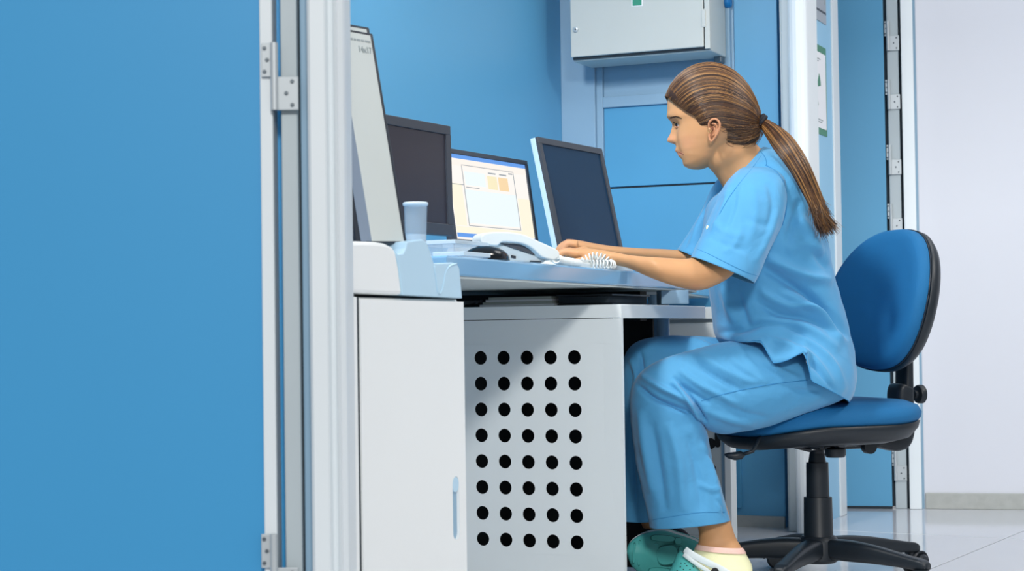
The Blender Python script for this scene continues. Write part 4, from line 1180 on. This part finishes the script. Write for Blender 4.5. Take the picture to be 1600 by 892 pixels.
# ear ring
ec2 = hpt(1108.5, 203.5, .083)
ring = [ec2 + np.array([math.cos(a)*.0042, 0, math.sin(a)*.0042]) + np.array([0, -.001*math.sin(a), 0]) for a in np.linspace(0, 2*PI, 24)]
tube('earring', ring, .0006, M['gold'], woman, 6)
V, Fs = merge(ear_parts); ear_o = mesh('ear', V, Fs, None, woman)
rm = ear_o.modifiers.new('fuse', 'REMESH'); rm.mode = 'VOXEL'; rm.voxel_size = .0011
sm = ear_o.modifiers.new('relax', 'SMOOTH'); sm.factor = .5; sm.iterations = 5
dg = bpy.context.evaluated_depsgraph_get(); me2 = bpy.data.meshes.new_from_object(ear_o.evaluated_get(dg))
ear_o.modifiers.clear(); ear_o.data = me2; me2.materials.clear(); M['ear'] = mat('ear_skin', '#bd845f', .5, sss=.1); me2.materials.append(M['ear'])
me2.polygons.foreach_set('use_smooth', [True]*len(me2.polygons))
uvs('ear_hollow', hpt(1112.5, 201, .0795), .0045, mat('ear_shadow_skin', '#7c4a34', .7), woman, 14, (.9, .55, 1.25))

# ---- hair: shell and strands over a fitted head shape
HC = P(1116, 170, DH)
sil = [(1037, 150), (1043, 137), (1050, 127), (1060, 117), (1074, 107), (1088, 101), (1103, 98.5), (1118, 99), (1134, 104), (1148, 112), (1160, 123), (1171, 137), (1180, 153), (1187, 168), (1191, 182), (1189, 200), (1178, 225), (1163, 240), (1143, 238), (1120, 235), (1090, 240), (1060, 230), (1040, 200), (1036, 172)]
pts = np.array([P(x, y, DH) for x, y in sil]) - HC
sa_ = np.arctan2(pts[:, 2], -pts[:, 0]); sr_ = np.hypot(pts[:, 0], pts[:, 2])
o_i = np.argsort(sa_); sa_, sr_ = sa_[o_i], sr_[o_i]
sa3 = np.concatenate([sa_-2*PI, sa_, sa_+2*PI]); sr3 = np.tile(sr_, 3)
def hairR(d, grow=0.0):
    a = np.arctan2(d[:, 2], -d[:, 0]); rm_ = np.interp(a, sa3, sr3)
    cm = np.sqrt(d[:, 0]**2+d[:, 2]**2)
    wy_ = .084
    return 1/np.sqrt((cm/rm_)**2 + (d[:, 1]/wy_)**2) + grow
def dirpx(px, py, near):
    v = P(px, py, DH-near) - HC; return v/np.linalg.norm(v)
tie = P(1188, 192, DH-.012)
tied = (tie-HC)/np.linalg.norm(tie-HC)
# hairline control: start px, near offset; mid px, near offset
ctl = [ # start(px,py,near)          mid                         phi ordering from far top to near nape
 ((1048, 190, -.055), (1100, 150, -.085)),
 ((1046, 165, -.040), (1108, 118, -.065)),
 ((1045, 155, -.020), (1115, 102, -.030)),
 ((1041, 151, -.002), (1117, 101, .000)),
 ((1040, 150, .012), (1118, 104, .030)),
 ((1043, 153, .024), (1119, 114, .052)),
 ((1051, 160, .038), (1119, 128, .068)),
 ((1062, 167, .050), (1120, 142, .078)),
 ((1073, 174, .058), (1122, 156, .083)),
 ((1084, 181, .066), (1124, 168, .085)),
 ((1088, 190, .070), (1127, 178, .086)),
 ((1094, 199, .074), (1128, 190, .088)),
 ((1107, 197, .082), (1133, 196, .087)),
 ((1122, 200, .082), (1142, 201, .081)),
 ((1127, 208, .076), (1148, 205, .074)),
 ((1133, 222, .070), (1152, 214, .066)),
 ((1140, 236, .060), (1157, 224, .055)),
 ((1150, 242, .045), (1164, 230, .040)),
 ((1160, 242, .020), (1172, 228, .018)),
 ((1163, 240, -.01), (1175, 226, -.01)),
 ((1160, 238, -.04), (1172, 222, -.04)),
]
D0 = np.array([dirpx(*c[0]) for c in ctl]); D1 = np.array([dirpx(*c[1]) for c in ctl])
def cat1(A, t):
    n_ = len(A)-1; x = np.clip(t, 0, 1)*n_; i = np.minimum(x.astype(int), n_-1); f = (x-i)[:, None]
    p0 = A[np.maximum(i-1, 0)]; p1 = A[i]; p2 = A[i+1]; p3 = A[np.minimum(i+2, n_)]
    return .5*((2*p1)+(-p0+p2)*f+(2*p0-5*p1+4*p2-p3)*f*f+(-p0+3*p1-3*p2+p3)*f**3)
def hairpath(t, ns=14, grow=0., jit=0.):
    """t array (m,) -> (m, ns, 3)"""
    d0 = cat1(D0, t); d1 = cat1(D1, t)
    if jit: d1 = d1 + rng.normal(size=d1.shape)*jit
    d0 /= np.linalg.norm(d0, axis=1)[:, None]; d1 /= np.linalg.norm(d1, axis=1)[:, None]
    out = np.zeros((len(t), ns, 3))
    for j in range(ns):
        s = j/(ns-1)
        # quadratic through d0 (0), d1 (.5), tie (1)
        d = d0*(2*(s-.5)*(s-1)) + d1*(4*s*(1-s)) + tied*(2*s*(s-.5))
        d /= np.linalg.norm(d, axis=1)[:, None]
        R_ = hairR(d, grow if np.isscalar(grow) else grow)
        R_ = R_ - .004*np.clip((s-.85)/.15, 0, 1)
        R_ = R_ - .0085*(1-np.clip(s/.2, 0, 1))**1.5*np.clip((t-.17)/.12, .45, 1)
        out[:, j] = HC + d*R_[:, None]
    return out
tt = np.linspace(0, 1, 110); shell = hairpath(tt, 26, -.0035)
# grooves in the shell following the flow
gr = 0*tt
cen = HC[None, None, :]; dd_ = shell-cen; dd_ /= np.linalg.norm(dd_, axis=2)[:, :, None]
shell = shell + dd_*gr[:, None, None]
g_ = loft_geo(shell, closed=False, cap0=False, cap1=False)
hb = mesh('hair', g_[0], g_[1], M['hair_base'], woman, True); md = hb.modifiers.new('thick', 'SOLIDIFY'); md.thickness = .004; md.offset = -1
def strands(P_, r, seg=4):
    """P_: (m, n, 3) vectorised tapered tubes"""
    m_, n_, _ = P_.shape
    T_ = np.gradient(P_, axis=1); T_ /= np.linalg.norm(T_, axis=2)[:, :, None]+1e-9
    ref = np.array([.3, -.5, .81]); N_ = np.cross(T_, ref); N_ /= np.linalg.norm(N_, axis=2)[:, :, None]+1e-9
    B_ = np.cross(T_, N_)
    a = np.arange(seg)*2*PI/seg
    rr = r if np.ndim(r) == 2 else np.broadcast_to(r, (m_, n_))
    V = P_[:, :, None, :] + rr[:, :, None, None]*(np.cos(a)[None, None, :, None]*N_[:, :, None, :] + np.sin(a)[None, None, :, None]*B_[:, :, None, :])
    V = V.reshape(-1, 3)
    i = np.arange(m_)[:, None, None]*(n_*seg); j = np.arange(n_-1)[None, :, None]*seg; k = np.arange(seg)[None, None, :]
    k2 = (k+1) % seg
    F_ = np.stack([i+j+k, i+j+k2, i+j+seg+k2, i+j+seg+k], -1).reshape(-1, 4)
    return V, F_
def strand_obj(name, groups, m, parent):
    V = []; F_ = []; off = 0
    for v, f in groups: V.append(v); F_.append(f+off); off += len(v)
    V = np.concatenate(V); F_ = np.concatenate(F_)
    me = bpy.data.meshes.new(name); me.vertices.add(len(V)); me.vertices.foreach_set('co', V.ravel())
    me.loops.add(len(F_)*4); me.loops.foreach_set('vertex_index', F_.ravel().astype(np.int32))
    me.polygons.add(len(F_)); me.polygons.foreach_set('loop_start', np.arange(len(F_))*4); me.polygons.foreach_set('loop_total', np.full(len(F_), 4))
    me.polygons.foreach_set('use_smooth', [True]*len(F_)); me.update(calc_edges=True); me.validate()
    me.materials.append(m); o = bpy.data.objects.new(name, me); COL.objects.link(o); setpar(o, parent); return o
ns_ = 18; mS = 6500
ts = rng.uniform(0.06, 1, mS)
gw = rng.uniform(-.0035, .0012, mS)
Ps = hairpath(ts, ns_, gw, .022)
ph_ = rng.uniform(0, 6.28, mS)
rad = (.00045+.00045*rng.random(mS))[:, None]*np.interp(np.linspace(0, 1, ns_), [0, .15, .9, 1], [.35, 1, 1, .6])[None, :]
grp = [strands(Ps, rad)]
# loose baby hairs at the nape and forehead
mB = 90
tb = rng.uniform(.62, .95, mB); Pb = hairpath(tb, 10, .001, .05)
Pb = Pb + rng.normal(size=(mB, 1, 3))*.004 + np.cumsum(rng.normal(size=(mB, 10, 3))*.0012, axis=1)
grp.append(strands(Pb, np.full((mB, 10), .0004)))
hs_o = strand_obj('hair_strands', grp, M['hair'], hb); hs_o['kind'] = 'stuff'
# hair tie
tp = P(1188, 191, DH-.014); tdir = P(1197, 197, DH-.016)-P(1180, 185, DH-.012); tdir /= np.linalg.norm(tdir)
n1 = np.cross(tdir, [0, 1, 0]); n1 /= np.linalg.norm(n1); n2 = np.cross(tdir, n1)
for k in range(2):
    ring = [tp + tdir*(k*.006-.003) + (math.cos(a)*n1*.0175 + math.sin(a)*n2*.0135) for a in np.linspace(0, 2*PI, 30)]
    tube('hair_tie', ring, .0054, M['hair_tie'], woman, 10)
# ponytail
pc_ = catmull(np.array([P(1186, 189, DH-.014), P(1196, 195, DH-.022), P(1208, 206, 4.19), P(1222, 222, 4.15), P(1238, 243, 4.12), P(1253, 268, 4.11), P(1266, 295, 4.11), P(1276, 318, 4.11), P(1284, 340, 4.11), P(1296, 362, 4.12)]), 6)
pw_ = catmull(np.array([.009, .013, .019, .024, .0235, .021, .0185, .0165, .0155, .0170])[:, None], 6)[:, 0]
Tp = np.gradient(pc_, axis=0); Tp /= np.linalg.norm(Tp, axis=1)[:, None]
Np = np.cross(Tp, [0, 1, 0]); Np /= np.linalg.norm(Np, axis=1)[:, None]; Bp_ = np.cross(Tp, Np)
ringcore = np.array([pc_[i] + pw_[i]*.78*(np.cos(a_k)[:, None]*Np[i] + .8*np.sin(a_k)[:, None]*Bp_[i]) for i, a_k in ((i, np.arange(24)*2*PI/24) for i in range(len(pc_)-6))])
g_ = loft_geo(ringcore); pt = mesh('ponytail', g_[0], g_[1], M['hair_base'], woman, True)
mP = 1100; nP = len(pc_)
th = rng.uniform(0, 2*PI, mP); rr_ = np.sqrt(rng.uniform(.45, 1.1, mP)); ph1 = rng.uniform(0, 6.28, mP)
s_ = np.linspace(0, 1, nP)
wav = .0022*np.sin(s_[None, :]*9+ph1[:, None])*s_[None, :]
offn = (rr_*np.cos(th))[:, None]*pw_[None, :] + wav; offb = .8*(rr_*np.sin(th))[:, None]*pw_[None, :] + wav*.6
Pp = pc_[None] + offn[:, :, None]*Np[None] + offb[:, :, None]*Bp_[None]
# ragged ends: retime each strand along its length
lenf = rng.uniform(.82, 1.03, mP)
out = np.zeros_like(Pp); 
for i in range(mP):
    x_ = np.clip(s_*lenf[i], 0, 1.0)*(nP-1)
    for a_ in range(3): out[i, :, a_] = np.interp(x_, np.arange(nP), Pp[i, :, a_])
    ex_ = max(0, lenf[i]-1); 
curl = np.clip((s_-.82)/.18, 0, 1)**2
out += curl[None, :, None]*rng.normal(size=(mP, 1, 3))*.007
radp = (.0007+.0006*rng.random(mP))[:, None]*np.interp(s_, [0, .1, .8, 1], [.6, 1, 1, .25])[None, :]
so = strand_obj('ponytail_strands', [strands(out, radp)], M['hair'], pt); so['kind'] = 'stuff'

# ---- scrub top
NT = 200
tspec = [ # Ax,Ay (front) Bx,By (back) d w
 (1124, 303, 1190, 232, 4.27, .058), (1119, 306, 1199, 232, 4.27, .074), (1112, 312, 1216, 238, 4.275, .115), (1106, 322, 1238, 254, 4.28, .150), (1102, 338, 1257, 280, 4.28, .168),
 (1099, 358, 1272, 312, 4.28, .172), (1098, 382, 1284, 350, 4.28, .165), (1101, 410, 1294, 392, 4.28, .155), (1107, 442, 1301, 430, 4.28, .150), (1112, 475, 1312, 470, 4.28, .152), (1115, 500, 1322, 505, 4.28, .160),
 (1117, 516, 1330, 545, 4.28, .180), (1121, 526, 1334, 585, 4.275, .200), (1126, 533, 1330, 612, 4.27, .212), (1130, 536, 1322, 628, 4.27, .214)]
tr = abrings(tspec, NT, 9, 2.25)
nr2 = len(tr)
# hem notch at the side slit, on the camera side (angle pi/2..)
angs = np.arange(NT)*2*PI/NT
for i in range(nr2):
    s = max(0, (i-(nr2-30))/29)
    if s > 0:
        px_ = proj(tr[i])
        for k in range(NT):
            if 0 < angs[k] < PI:
                x_ = px_[k][0]
                lift = 0
                if 1128 < x_ <= 1190: lift = 26*(x_-1128)/62
                elif 1190 < x_ < 1208: lift = 26*(1208-x_)/18
                if 1208 <= x_ <= 1258: lift = 42*((x_-1208)/50)**1.3
                elif 1258 < x_ < 1268: lift = 42*(1-(x_-1258)/10)
                tr[i, k, 2] += lift*s*4.1/F_PX
V, Fs = loft_geo(tr, cap0=False, cap1=False)
flip = 1 if vnormals(V, Fs)[(nr2//2)*NT + NT//4][1] < 0 else -1
folds_t = [
 ([(1196, 402), (1225, 416), (1262, 432), (1300, 438)], 9, .013), ([(1190, 418), (1225, 438), (1265, 462), (1305, 500), (1328, 530)], 8, -.014),
 ([(1215, 455), (1250, 470), (1290, 500), (1320, 535)], 8, .008), ([(1186, 452), (1205, 466), (1232, 478), (1265, 480), (1300, 498)], 7, .011),
 ([(1180, 470), (1215, 490), (1260, 498), (1310, 520)], 6, -.008), ([(1170, 500), (1210, 502), (1260, 512), (1310, 545)], 7, .006),
 ([(1130, 450), (1140, 480), (1148, 505)], 8, .006), ([(1150, 455), (1160, 485), (1170, 510)], 8, -.006),
 ([(1120, 520), (1160, 515), (1190, 505), (1230, 508), (1260, 525)], 7, -.007), ([(1195, 530), (1230, 538), (1270, 560), (1300, 600)], 6, .006),
 ([(1240, 540), (1275, 575), (1305, 612)], 5, -.005), ([(1225, 520), (1265, 535), (1300, 565), (1318, 600)], 5, .005),
 ([(1240, 330), (1262, 360), (1285, 400)], 10, .007), ([(1228, 380), (1240, 345), (1250, 310)], 7, -.006), ([(1270, 390), (1285, 410), (1300, 420)], 7, -.006),
 ([(1230, 395), (1255, 380), (1280, 395)], 8, .005), ([(1205, 250), (1230, 275), (1248, 300)], 8, .003),
 ([(1140, 305), (1160, 285), (1180, 260)], 6, .003),
]
V = apply_folds(V, Fs, folds_t, flip, .0020, 5)
hem_ring = V[(nr2-1)*NT:nr2*NT].copy()
top_parts = [(V, Fs)]
nsl = abrings([(1162, 262, 1212, 258, 4.21, .030), (1150, 270, 1224, 270, 4.18, .056), (1136, 285, 1228, 290, 4.15, .072), (1124, 305, 1227, 322, 4.125, .080), (1112, 332, 1219, 356, 4.105, .080), (1100, 360, 1204, 388, 4.085, .078), (1089, 384, 1190, 418, 4.065, .076), (1080, 402, 1178, 443, 4.05, .076)], 120, 9, 2.15)
V2, F2 = loft_geo(nsl, cap0=True, cap1=False)
fl2 = 1 if vnormals(V2, F2)[(len(nsl)//2)*120 + 30][1] < 0 else -1
folds_s = [
 ([(1138, 300), (1130, 330), (1112, 362)], 6, .006), ([(1150, 290), (1145, 325), (1130, 365)], 6, -.005), ([(1175, 285), (1180, 330), (1170, 380)], 10, .005),
 ([(1200, 285), (1208, 320), (1200, 360)], 7, -.005), ([(1215, 330), (1200, 370), (1180, 410)], 6, .006), ([(1222, 345), (1210, 380), (1190, 420)], 5, -.006),
 ([(1115, 350), (1140, 365), (1165, 370)], 6, .004), ([(1110, 372), (1140, 385), (1170, 392)], 5, -.004), ([(1160, 340), (1185, 350), (1205, 350)], 6, -.003),
 ([(1130, 395), (1150, 380), (1160, 350)], 6, .004), ([(1160, 262), (1140, 290), (1130, 310)], 7, .004)]
folds_s = [(a_, b_, c_*.65) for a_, b_, c_ in folds_s]
V2 = apply_folds(V2, F2, folds_s, fl2, .0014, 9)
top_parts.append((V2, F2))
fsl = abrings([(1150, 262, 1200, 262, 4.36, .05), (1130, 272, 1190, 285, 4.42, .065), (1112, 295, 1170, 320, 4.45, .068), (1096, 330, 1150, 355, 4.46, .066), (1076, 364, 1130, 390, 4.46, .064), (1058, 391, 1108, 418, 4.46, .062)], 64, 7)
V3, F3 = loft_geo(fsl, cap0=True, cap1=False)
V3 = apply_folds(V3, F3, [([(1110, 310), (1095, 345), (1080, 380)], 5, .006), ([(1102, 300), (1085, 350), (1068, 388)], 4, -.005)], 1 if vnormals(V3, F3)[20*64+16][1] < 0 else -1, .0014, 11)
top_parts.append((V3, F3))
V, Fs = merge(top_parts)
st_o = mesh('scrub_top', V, Fs, M['scrub'], woman, True)
md = st_o.modifiers.new('cloth', 'SOLIDIFY'); md.thickness = .002; md.offset = 0
top_bvh = bvh_of(st_o)
# ---- trousers
nsp = [(1322, 572, 1326, 618, 4.215, .06), (1290, 556, 1302, 630, 4.205, .080), (1240, 540, 1254, 647, 4.19, .088), (1190, 531, 1207, 663, 4.175, .092), (1140, 534, 1165, 673, 4.165, .088), (1090, 545, 1130, 677, 4.16, .083), (1046, 558, 1108, 672, 4.16, .080), (1014, 572, 1100, 664, 4.16, .079), (995, 592, 1098, 660, 4.16, .078), (986, 620, 1100, 664, 4.16, .078), (986, 655, 1105, 680, 4.16, .077), (992, 705, 1112, 715, 4.16, .074), (1001, 755, 1124, 755, 4.16, .072), (1010, 792, 1133, 786, 4.16, .072), (1016, 824, 1140, 812, 4.16, .073)]
nr_l = abrings(nsp, 160, 11, 2.1)
V, Fs = loft_geo(nr_l, cap0=True, cap1=False)
flp = 1 if vnormals(V, Fs)[40*160+40][1] < 0 else -1
folds_l = [
 ([(1078, 556), (1105, 580), (1140, 600), (1165, 612)], 5, -.006), ([(1090, 552), (1120, 572), (1160, 592), (1185, 598)], 6, .005),
 ([(1060, 578), (1090, 600), (1125, 618), (1150, 632)], 5, .006), ([(1050, 588), (1080, 612), (1110, 630)], 5, -.006),
 ([(1000, 585), (1030, 605), (1062, 620), (1085, 635)], 6, .009), ([(994, 600), (1022, 622), (1055, 636), (1080, 645)], 5, -.010),
 ([(1050, 596), (1066, 612), (1078, 628), (1096, 655)], 5, .009), ([(1060, 600), (1080, 622), (1092, 640), (1104, 660)], 4, -.011),
 ([(1140, 558), (1170, 580), (1200, 600)], 6, .004), ([(1165, 552), (1195, 575), (1230, 596)], 5, -.004), ([(1195, 560), (1220, 580), (1250, 592)], 5, .005),
 ([(1100, 640), (1140, 655), (1180, 662)], 7, .005), ([(1120, 625), (1160, 645), (1200, 652)], 6, -.004), ([(1220, 600), (1250, 610), (1280, 612)], 6, -.004),
 ([(1000, 640), (1008, 700), (1020, 770)], 8, .006), ([(1018, 660), (1028, 720), (1040, 800)], 9, -.006), ([(1045, 660), (1060, 720), (1068, 800)], 10, .007),
 ([(1075, 680), (1088, 730), (1098, 800)], 9, -.005), ([(1098, 690), (1112, 740), (1126, 800)], 6, .006), ([(1100, 705), (1115, 725), (1120, 745)], 4, -.004),
 ([(1092, 755), (1110, 765), (1124, 762)], 4, .003), ([(1118, 780), (1128, 795), (1132, 805)], 3, -.003)]
V = apply_folds(V, Fs, folds_l, flp, .0018, 21)
tp_ = [(V, Fs)]
fsp = [(1315, 575, 1320, 612, 4.33, .06), (1250, 548, 1260, 635, 4.36, .08), (1180, 533, 1195, 650, 4.385, .084), (1115, 528, 1135, 655, 4.39, .082), (1065, 525, 1095, 650, 4.39, .08), (1025, 527, 1065, 642, 4.39, .078), (995, 535, 1050, 636, 4.39, .076), (977, 556, 1045, 636, 4.39, .074), (969, 595, 1043, 645, 4.39, .073), (967, 660, 1042, 672, 4.39, .07), (965, 740, 1032, 740, 4.39, .068), (967, 785, 1026, 780, 4.39, .068), (970, 812, 1022, 812, 4.39, .068)]
V, Fs = loft_geo(abrings(fsp, 110, 9, 2.1), cap0=True, cap1=False)
flp = 1 if vnormals(V, Fs)[40*110+27][1] < 0 else -1
V = apply_folds(V, Fs, [([(985, 560), (995, 590), (985, 630)], 4, .007), ([(1000, 548), (1004, 580), (996, 600)], 4, -.007), ([(1075, 528), (1095, 535), (1115, 545)], 3, .004), ([(1100, 530), (1120, 537), (1135, 545)], 3, -.004), ([(985, 660), (990, 720), (995, 800)], 4, -.005)], flp, .0016, 23)
tp_.append((V, Fs))
V, Fs = merge(tp_)
tr_o = mesh('scrub_trousers', V, Fs, M['scrub'], woman, True)
md = tr_o.modifiers.new('cloth', 'SOLIDIFY'); md.thickness = .002; md.offset = 0
leg_bvh = bvh_of(tr_o)
# ---- seams, collar, pocket, button placed on the cloth
def seam(name, pts, r, m, bv, parent, off=.0013, k=8):
    q = [surf(bv, x, y, off) for x, y in catmull(np.array(pts, float), k)]
    q = [p for p in q if p is not None]
    if len(q) < 3: return None
    return tube(name, q, r, m, parent, 6)
seam('outer_seam', [(1096, 626), (1130, 616), (1170, 607), (1215, 599), (1262, 594)], .0009, M['seam'], leg_bvh, tr_o)
seam('hem_stitch', [(1020, 812), (1050, 807), (1090, 801), (1136, 800)], .0007, M['seam'], leg_bvh, tr_o)
seam('armhole_seam', [(1196, 258), (1212, 268), (1224, 285), (1229, 305), (1228, 330), (1222, 352)], .0016, M['seam'], [top_bvh], st_o, .001)
seam('shoulder_seam', [(1188, 236), (1196, 247), (1198, 258)], .0010, M['seam'], [top_bvh], st_o)
seam('collar_seam', [(1190, 243), (1176, 262), (1156, 286), (1137, 312), (1124, 335)], .0010, M['seam'], [top_bvh], st_o)
seam('sleeve_hem', [(1087, 388), (1110, 398), (1140, 413), (1165, 425), (1183, 431)], .0008, M['seam'], [top_bvh], st_o)
tube('hem_edge', np.concatenate([hem_ring, hem_ring[:1]]), .0015, M['scrub_band'], st_o, 6)
# collar band
nb0 = abrings(tspec[:3], NT, 9, 2.25)
band = []
for i, o_ in ((0, .0005), (1, .0022), (3, .0026), (5, .0022), (6, .0006)):
    r_ = nb0[i]; c_ = r_.mean(0); n_ = r_-c_; n_ /= np.linalg.norm(n_, axis=1)[:, None]
    band.append(r_ + n_*o_ + np.array([0, -.0, .0012]))
g_ = loft_geo(np.array(band), cap0=False, cap1=False)
cb_ = mesh('collar_band', g_[0], g_[1], M['scrub'], st_o, True)
# dark undershirt seen in the neck opening
us = abrings([(1129, 304, 1196, 246, 4.27, .048), (1131, 296, 1192, 238, 4.27, .050), (1133, 290, 1188, 236, 4.27, .050)], 60, 4)
g_ = loft_geo(us, cap0=False, cap1=False); mesh('undershirt', g_[0], g_[1], M['undershirt'], woman, True)
bp_b = surf([top_bvh], 1105.5, 356, .002)
if bp_b is not None: uvs('button', bp_b, .0045, M['cream'], st_o, 12, (.8, .5, 1.3))

# ---- near foot: sock and clog
sk = abrings([(1090.5, 852, 1161.5, 857, 4.15, .0370), (1084, 860, 1167, 868, 4.15, .041), (1074, 874, 1175, 884, 4.14, .044), (1066, 892, 1174, 902, 4.11, .044), (1056, 910, 1160, 918, 4.09, .042), (1046, 924, 1110, 930, 4.05, .032), (1046, 928, 1070, 935, 4.02, .015)], 48, 5)
g_ = loft_geo(sk, cap0=False, cap1=True); so_ = mesh('sock', g_[0], g_[1], M['sock'], woman, True)
rimr = abrings([(1089.0, 850, 1160, 855, 4.15, .0375), (1087.5, 853, 1163, 859, 4.15, .0400), (1085, 857.5, 1165.8, 864, 4.15, .0420)], 48, 3)
g_ = loft_geo(rimr, cap0=False, cap1=False); mesh('sock_rim', g_[0], g_[1], M['sock_pink'], so_, True)
clog = empty('clog', P(1080, 925, 4.1), 'teal clog with white strap on the woman\'s near foot', 'shoe', 'teal clogs the woman wears')
# clog: upper shell over the front of the foot, sole, strap (foot points to the left, towards the camera)
up_r = abrings([(1063, 860, 1102, 898, 4.13, .050), (1057, 868, 1106, 910, 4.11, .055), (1050, 884, 1108, 924, 4.08, .058), (1041, 902, 1102, 936, 4.04, .058), (1036, 918, 1088, 945, 4.0, .052), (1036, 932, 1064, 950, 3.97, .034), (1040, 940, 1050, 950, 3.96, .012)], 48, 5)
g_ = loft_geo(up_r); clu = mesh('upper', g_[0], g_[1], M['teal'], clog, True); fix_normals(clu)
cl_bvh = bvh_of(clu)
for (x, y) in ((1063, 886), (1068, 890), (1073, 884), (1078, 890), (1070, 880), (1083, 886), (1058, 892), (1064, 880)):
    q = surf(cl_bvh, x, y, .0004)
    if q is not None: uvs('vent_hole', q, .0017, M['inside'], clu, 8, (1, .5, 1))
def strapring(pts, r, name, m):
    q = catmull(np.array([P(x, y, d) for x, y, d in pts]), 6); R = []
    T_ = np.gradient(q, axis=0)
    for p, t in zip(q, T_):
        t = t/np.linalg.norm(t); s = np.array([0, -1., 0]); s -= t*(s @ t); s /= np.linalg.norm(s); n_ = np.cross(t, s)
        R.append([p + s*math.copysign(abs(math.cos(a))**.6, math.cos(a))*.0035 + n_*math.copysign(abs(math.sin(a))**.6, math.sin(a))*r for a in np.arange(14)*2*PI/14])
    g_ = loft_geo(np.array(R)); o = mesh(name, g_[0], g_[1], m, clog, True); return fix_normals(o)
strapring([(1071, 859, 4.09), (1078, 864, 4.08), (1092, 872, 4.075), (1110, 881, 4.07), (1128, 890, 4.07), (1145, 900, 4.07), (1165, 906, 4.08)], .0078, 'strap', M['clog_white'])
strapring([(1069, 866.5, 4.085), (1076, 872, 4.075), (1090, 882, 4.07), (1104, 891, 4.07), (1120, 902, 4.07)], .0050, 'rim_band', M['clog_white'])
q = P(1117, 893, 4.062); lathe('strap_rivet', [(.0001, 0), (.009, 0), (.009, .003), (.006, .005), (.0001, .005)], q, M['inside'], clog, axis=(0, -1, 0), seg=20)
sol = abrings([(1185, 906, 1185, 926, 4.12, .03), (1150, 912, 1150, 932, 4.12, .044), (1085, 922, 1085, 942, 4.08, .050), (1050, 938, 1050, 955, 4.02, .055), (1034, 944, 1034, 958, 3.98, .03)], 32, 4)
g_ = loft_geo(sol); o = mesh('sole', g_[0], g_[1], M['clog_white'], clog, True)

# ---- far foot: clog with its sole towards the camera
clog2 = empty('clog', P(1040, 880, 4.33), 'teal clog on the woman\'s far foot, its patterned sole turned to the camera', 'shoe', 'teal clogs the woman wears')
outl = catmull(np.array([(979, 862), (983, 849), (996, 838), (1015, 831), (1038, 829), (1056, 834), (1075, 840), (1092, 848), (1098, 862), (1096, 885), (1085, 905), (1060, 912), (1030, 908), (1005, 899), (987, 884), (979, 862)]), 4)[:-1]
def soft_slab(name, outline, d0, layers, m, parent, cxy):
    R = []
    for sc_, dd in layers:
        R.append([P(cxy[0]+(x-cxy[0])*sc_, cxy[1]+(y-cxy[1])*sc_, d0+dd+.0007*(x-cxy[0])) for x, y in outline])
    g_ = loft_geo(np.array(R)); o = mesh(name, g_[0], g_[1], m, parent, True); return fix_normals(o)
cs2 = (1035, 868)
soft_slab('sole', outl, 4.31, [(.4, -.002), (.8, -.003), (.94, -.001), (1.0, .006), (1.0, .018), (.96, .026), (.5, .03)], M['teal'], clog2, cs2)
soft_slab('upper', [(cs2[0]+(x-cs2[0])*.97+3, cs2[1]+(y-cs2[1])*.97-4) for x, y in outl], 4.34, [(1.0, -.004), (1.02, .02), (.98, .05), (.8, .075), (.4, .085)], M['teal'], clog2, cs2)
soft_slab('white_rim', [(cs2[0]+(x-cs2[0])*1.005+2, cs2[1]+(y-cs2[1])*1.005-2) for x, y in outl], 4.335, [(.96, -.003), (1.01, 0), (1.01, .005), (.96, .006)], M['clog_white'], clog2, cs2)
M['teal_dark'] = mat('darker_teal_tread', '#2b817f', .55)
def pad(cx, cy, rx, ry, rot, sq=2.0):
    o = []
    for k in range(28):
        a = 2*PI*k/28; x = math.copysign(abs(math.cos(a))**(2/sq), math.cos(a))*rx; y = math.copysign(abs(math.sin(a))**(2/sq), math.sin(a))*ry
        o.append((cx+x*math.cos(rot)-y*math.sin(rot), cy+x*math.sin(rot)+y*math.cos(rot)))
    for nm, sc_, dz, m_ in (('tread_groove', 1.10, 0, M['teal_dark']), ('tread_pad', 1.0, -.0012, M['teal'])):
        q = [P(cx+(x-cx)*sc_, cy+(y-cy)*sc_, 4.2995+dz+.0007*(cx+(x-cx)*sc_-cs2[0])) for x, y in o]
        extrude_poly(nm, q, np.array([0, .009, 0]), m_, clog2)
pad(1043, 867, 16, 14, -.15, 3); pad(1018, 867, 8, 9, .3); pad(1024, 855, 5, 7, .5)
pad(1036, 841, 18, 4.5, .06, 3); pad(1060, 845, 5, 5, 0, 3); pad(1034, 895, 20, 7, .1, 3); pad(1064, 868, 4, 14, 0, 3)
pad(991, 864, 2.2, 15, .06, 3); pad(999, 864, 2.2, 19, .04, 3)
# far ankle in a dark sock
dk = abrings([(1010, 818, 1045, 818, 4.40, .030), (1018, 832, 1066, 826, 4.41, .034), (1035, 850, 1080, 838, 4.42, .036)], 30, 4)
g_ = loft_geo(dk); mesh('far_sock', g_[0], g_[1], M['undershirt'], woman, True)

print('verts body', nv)
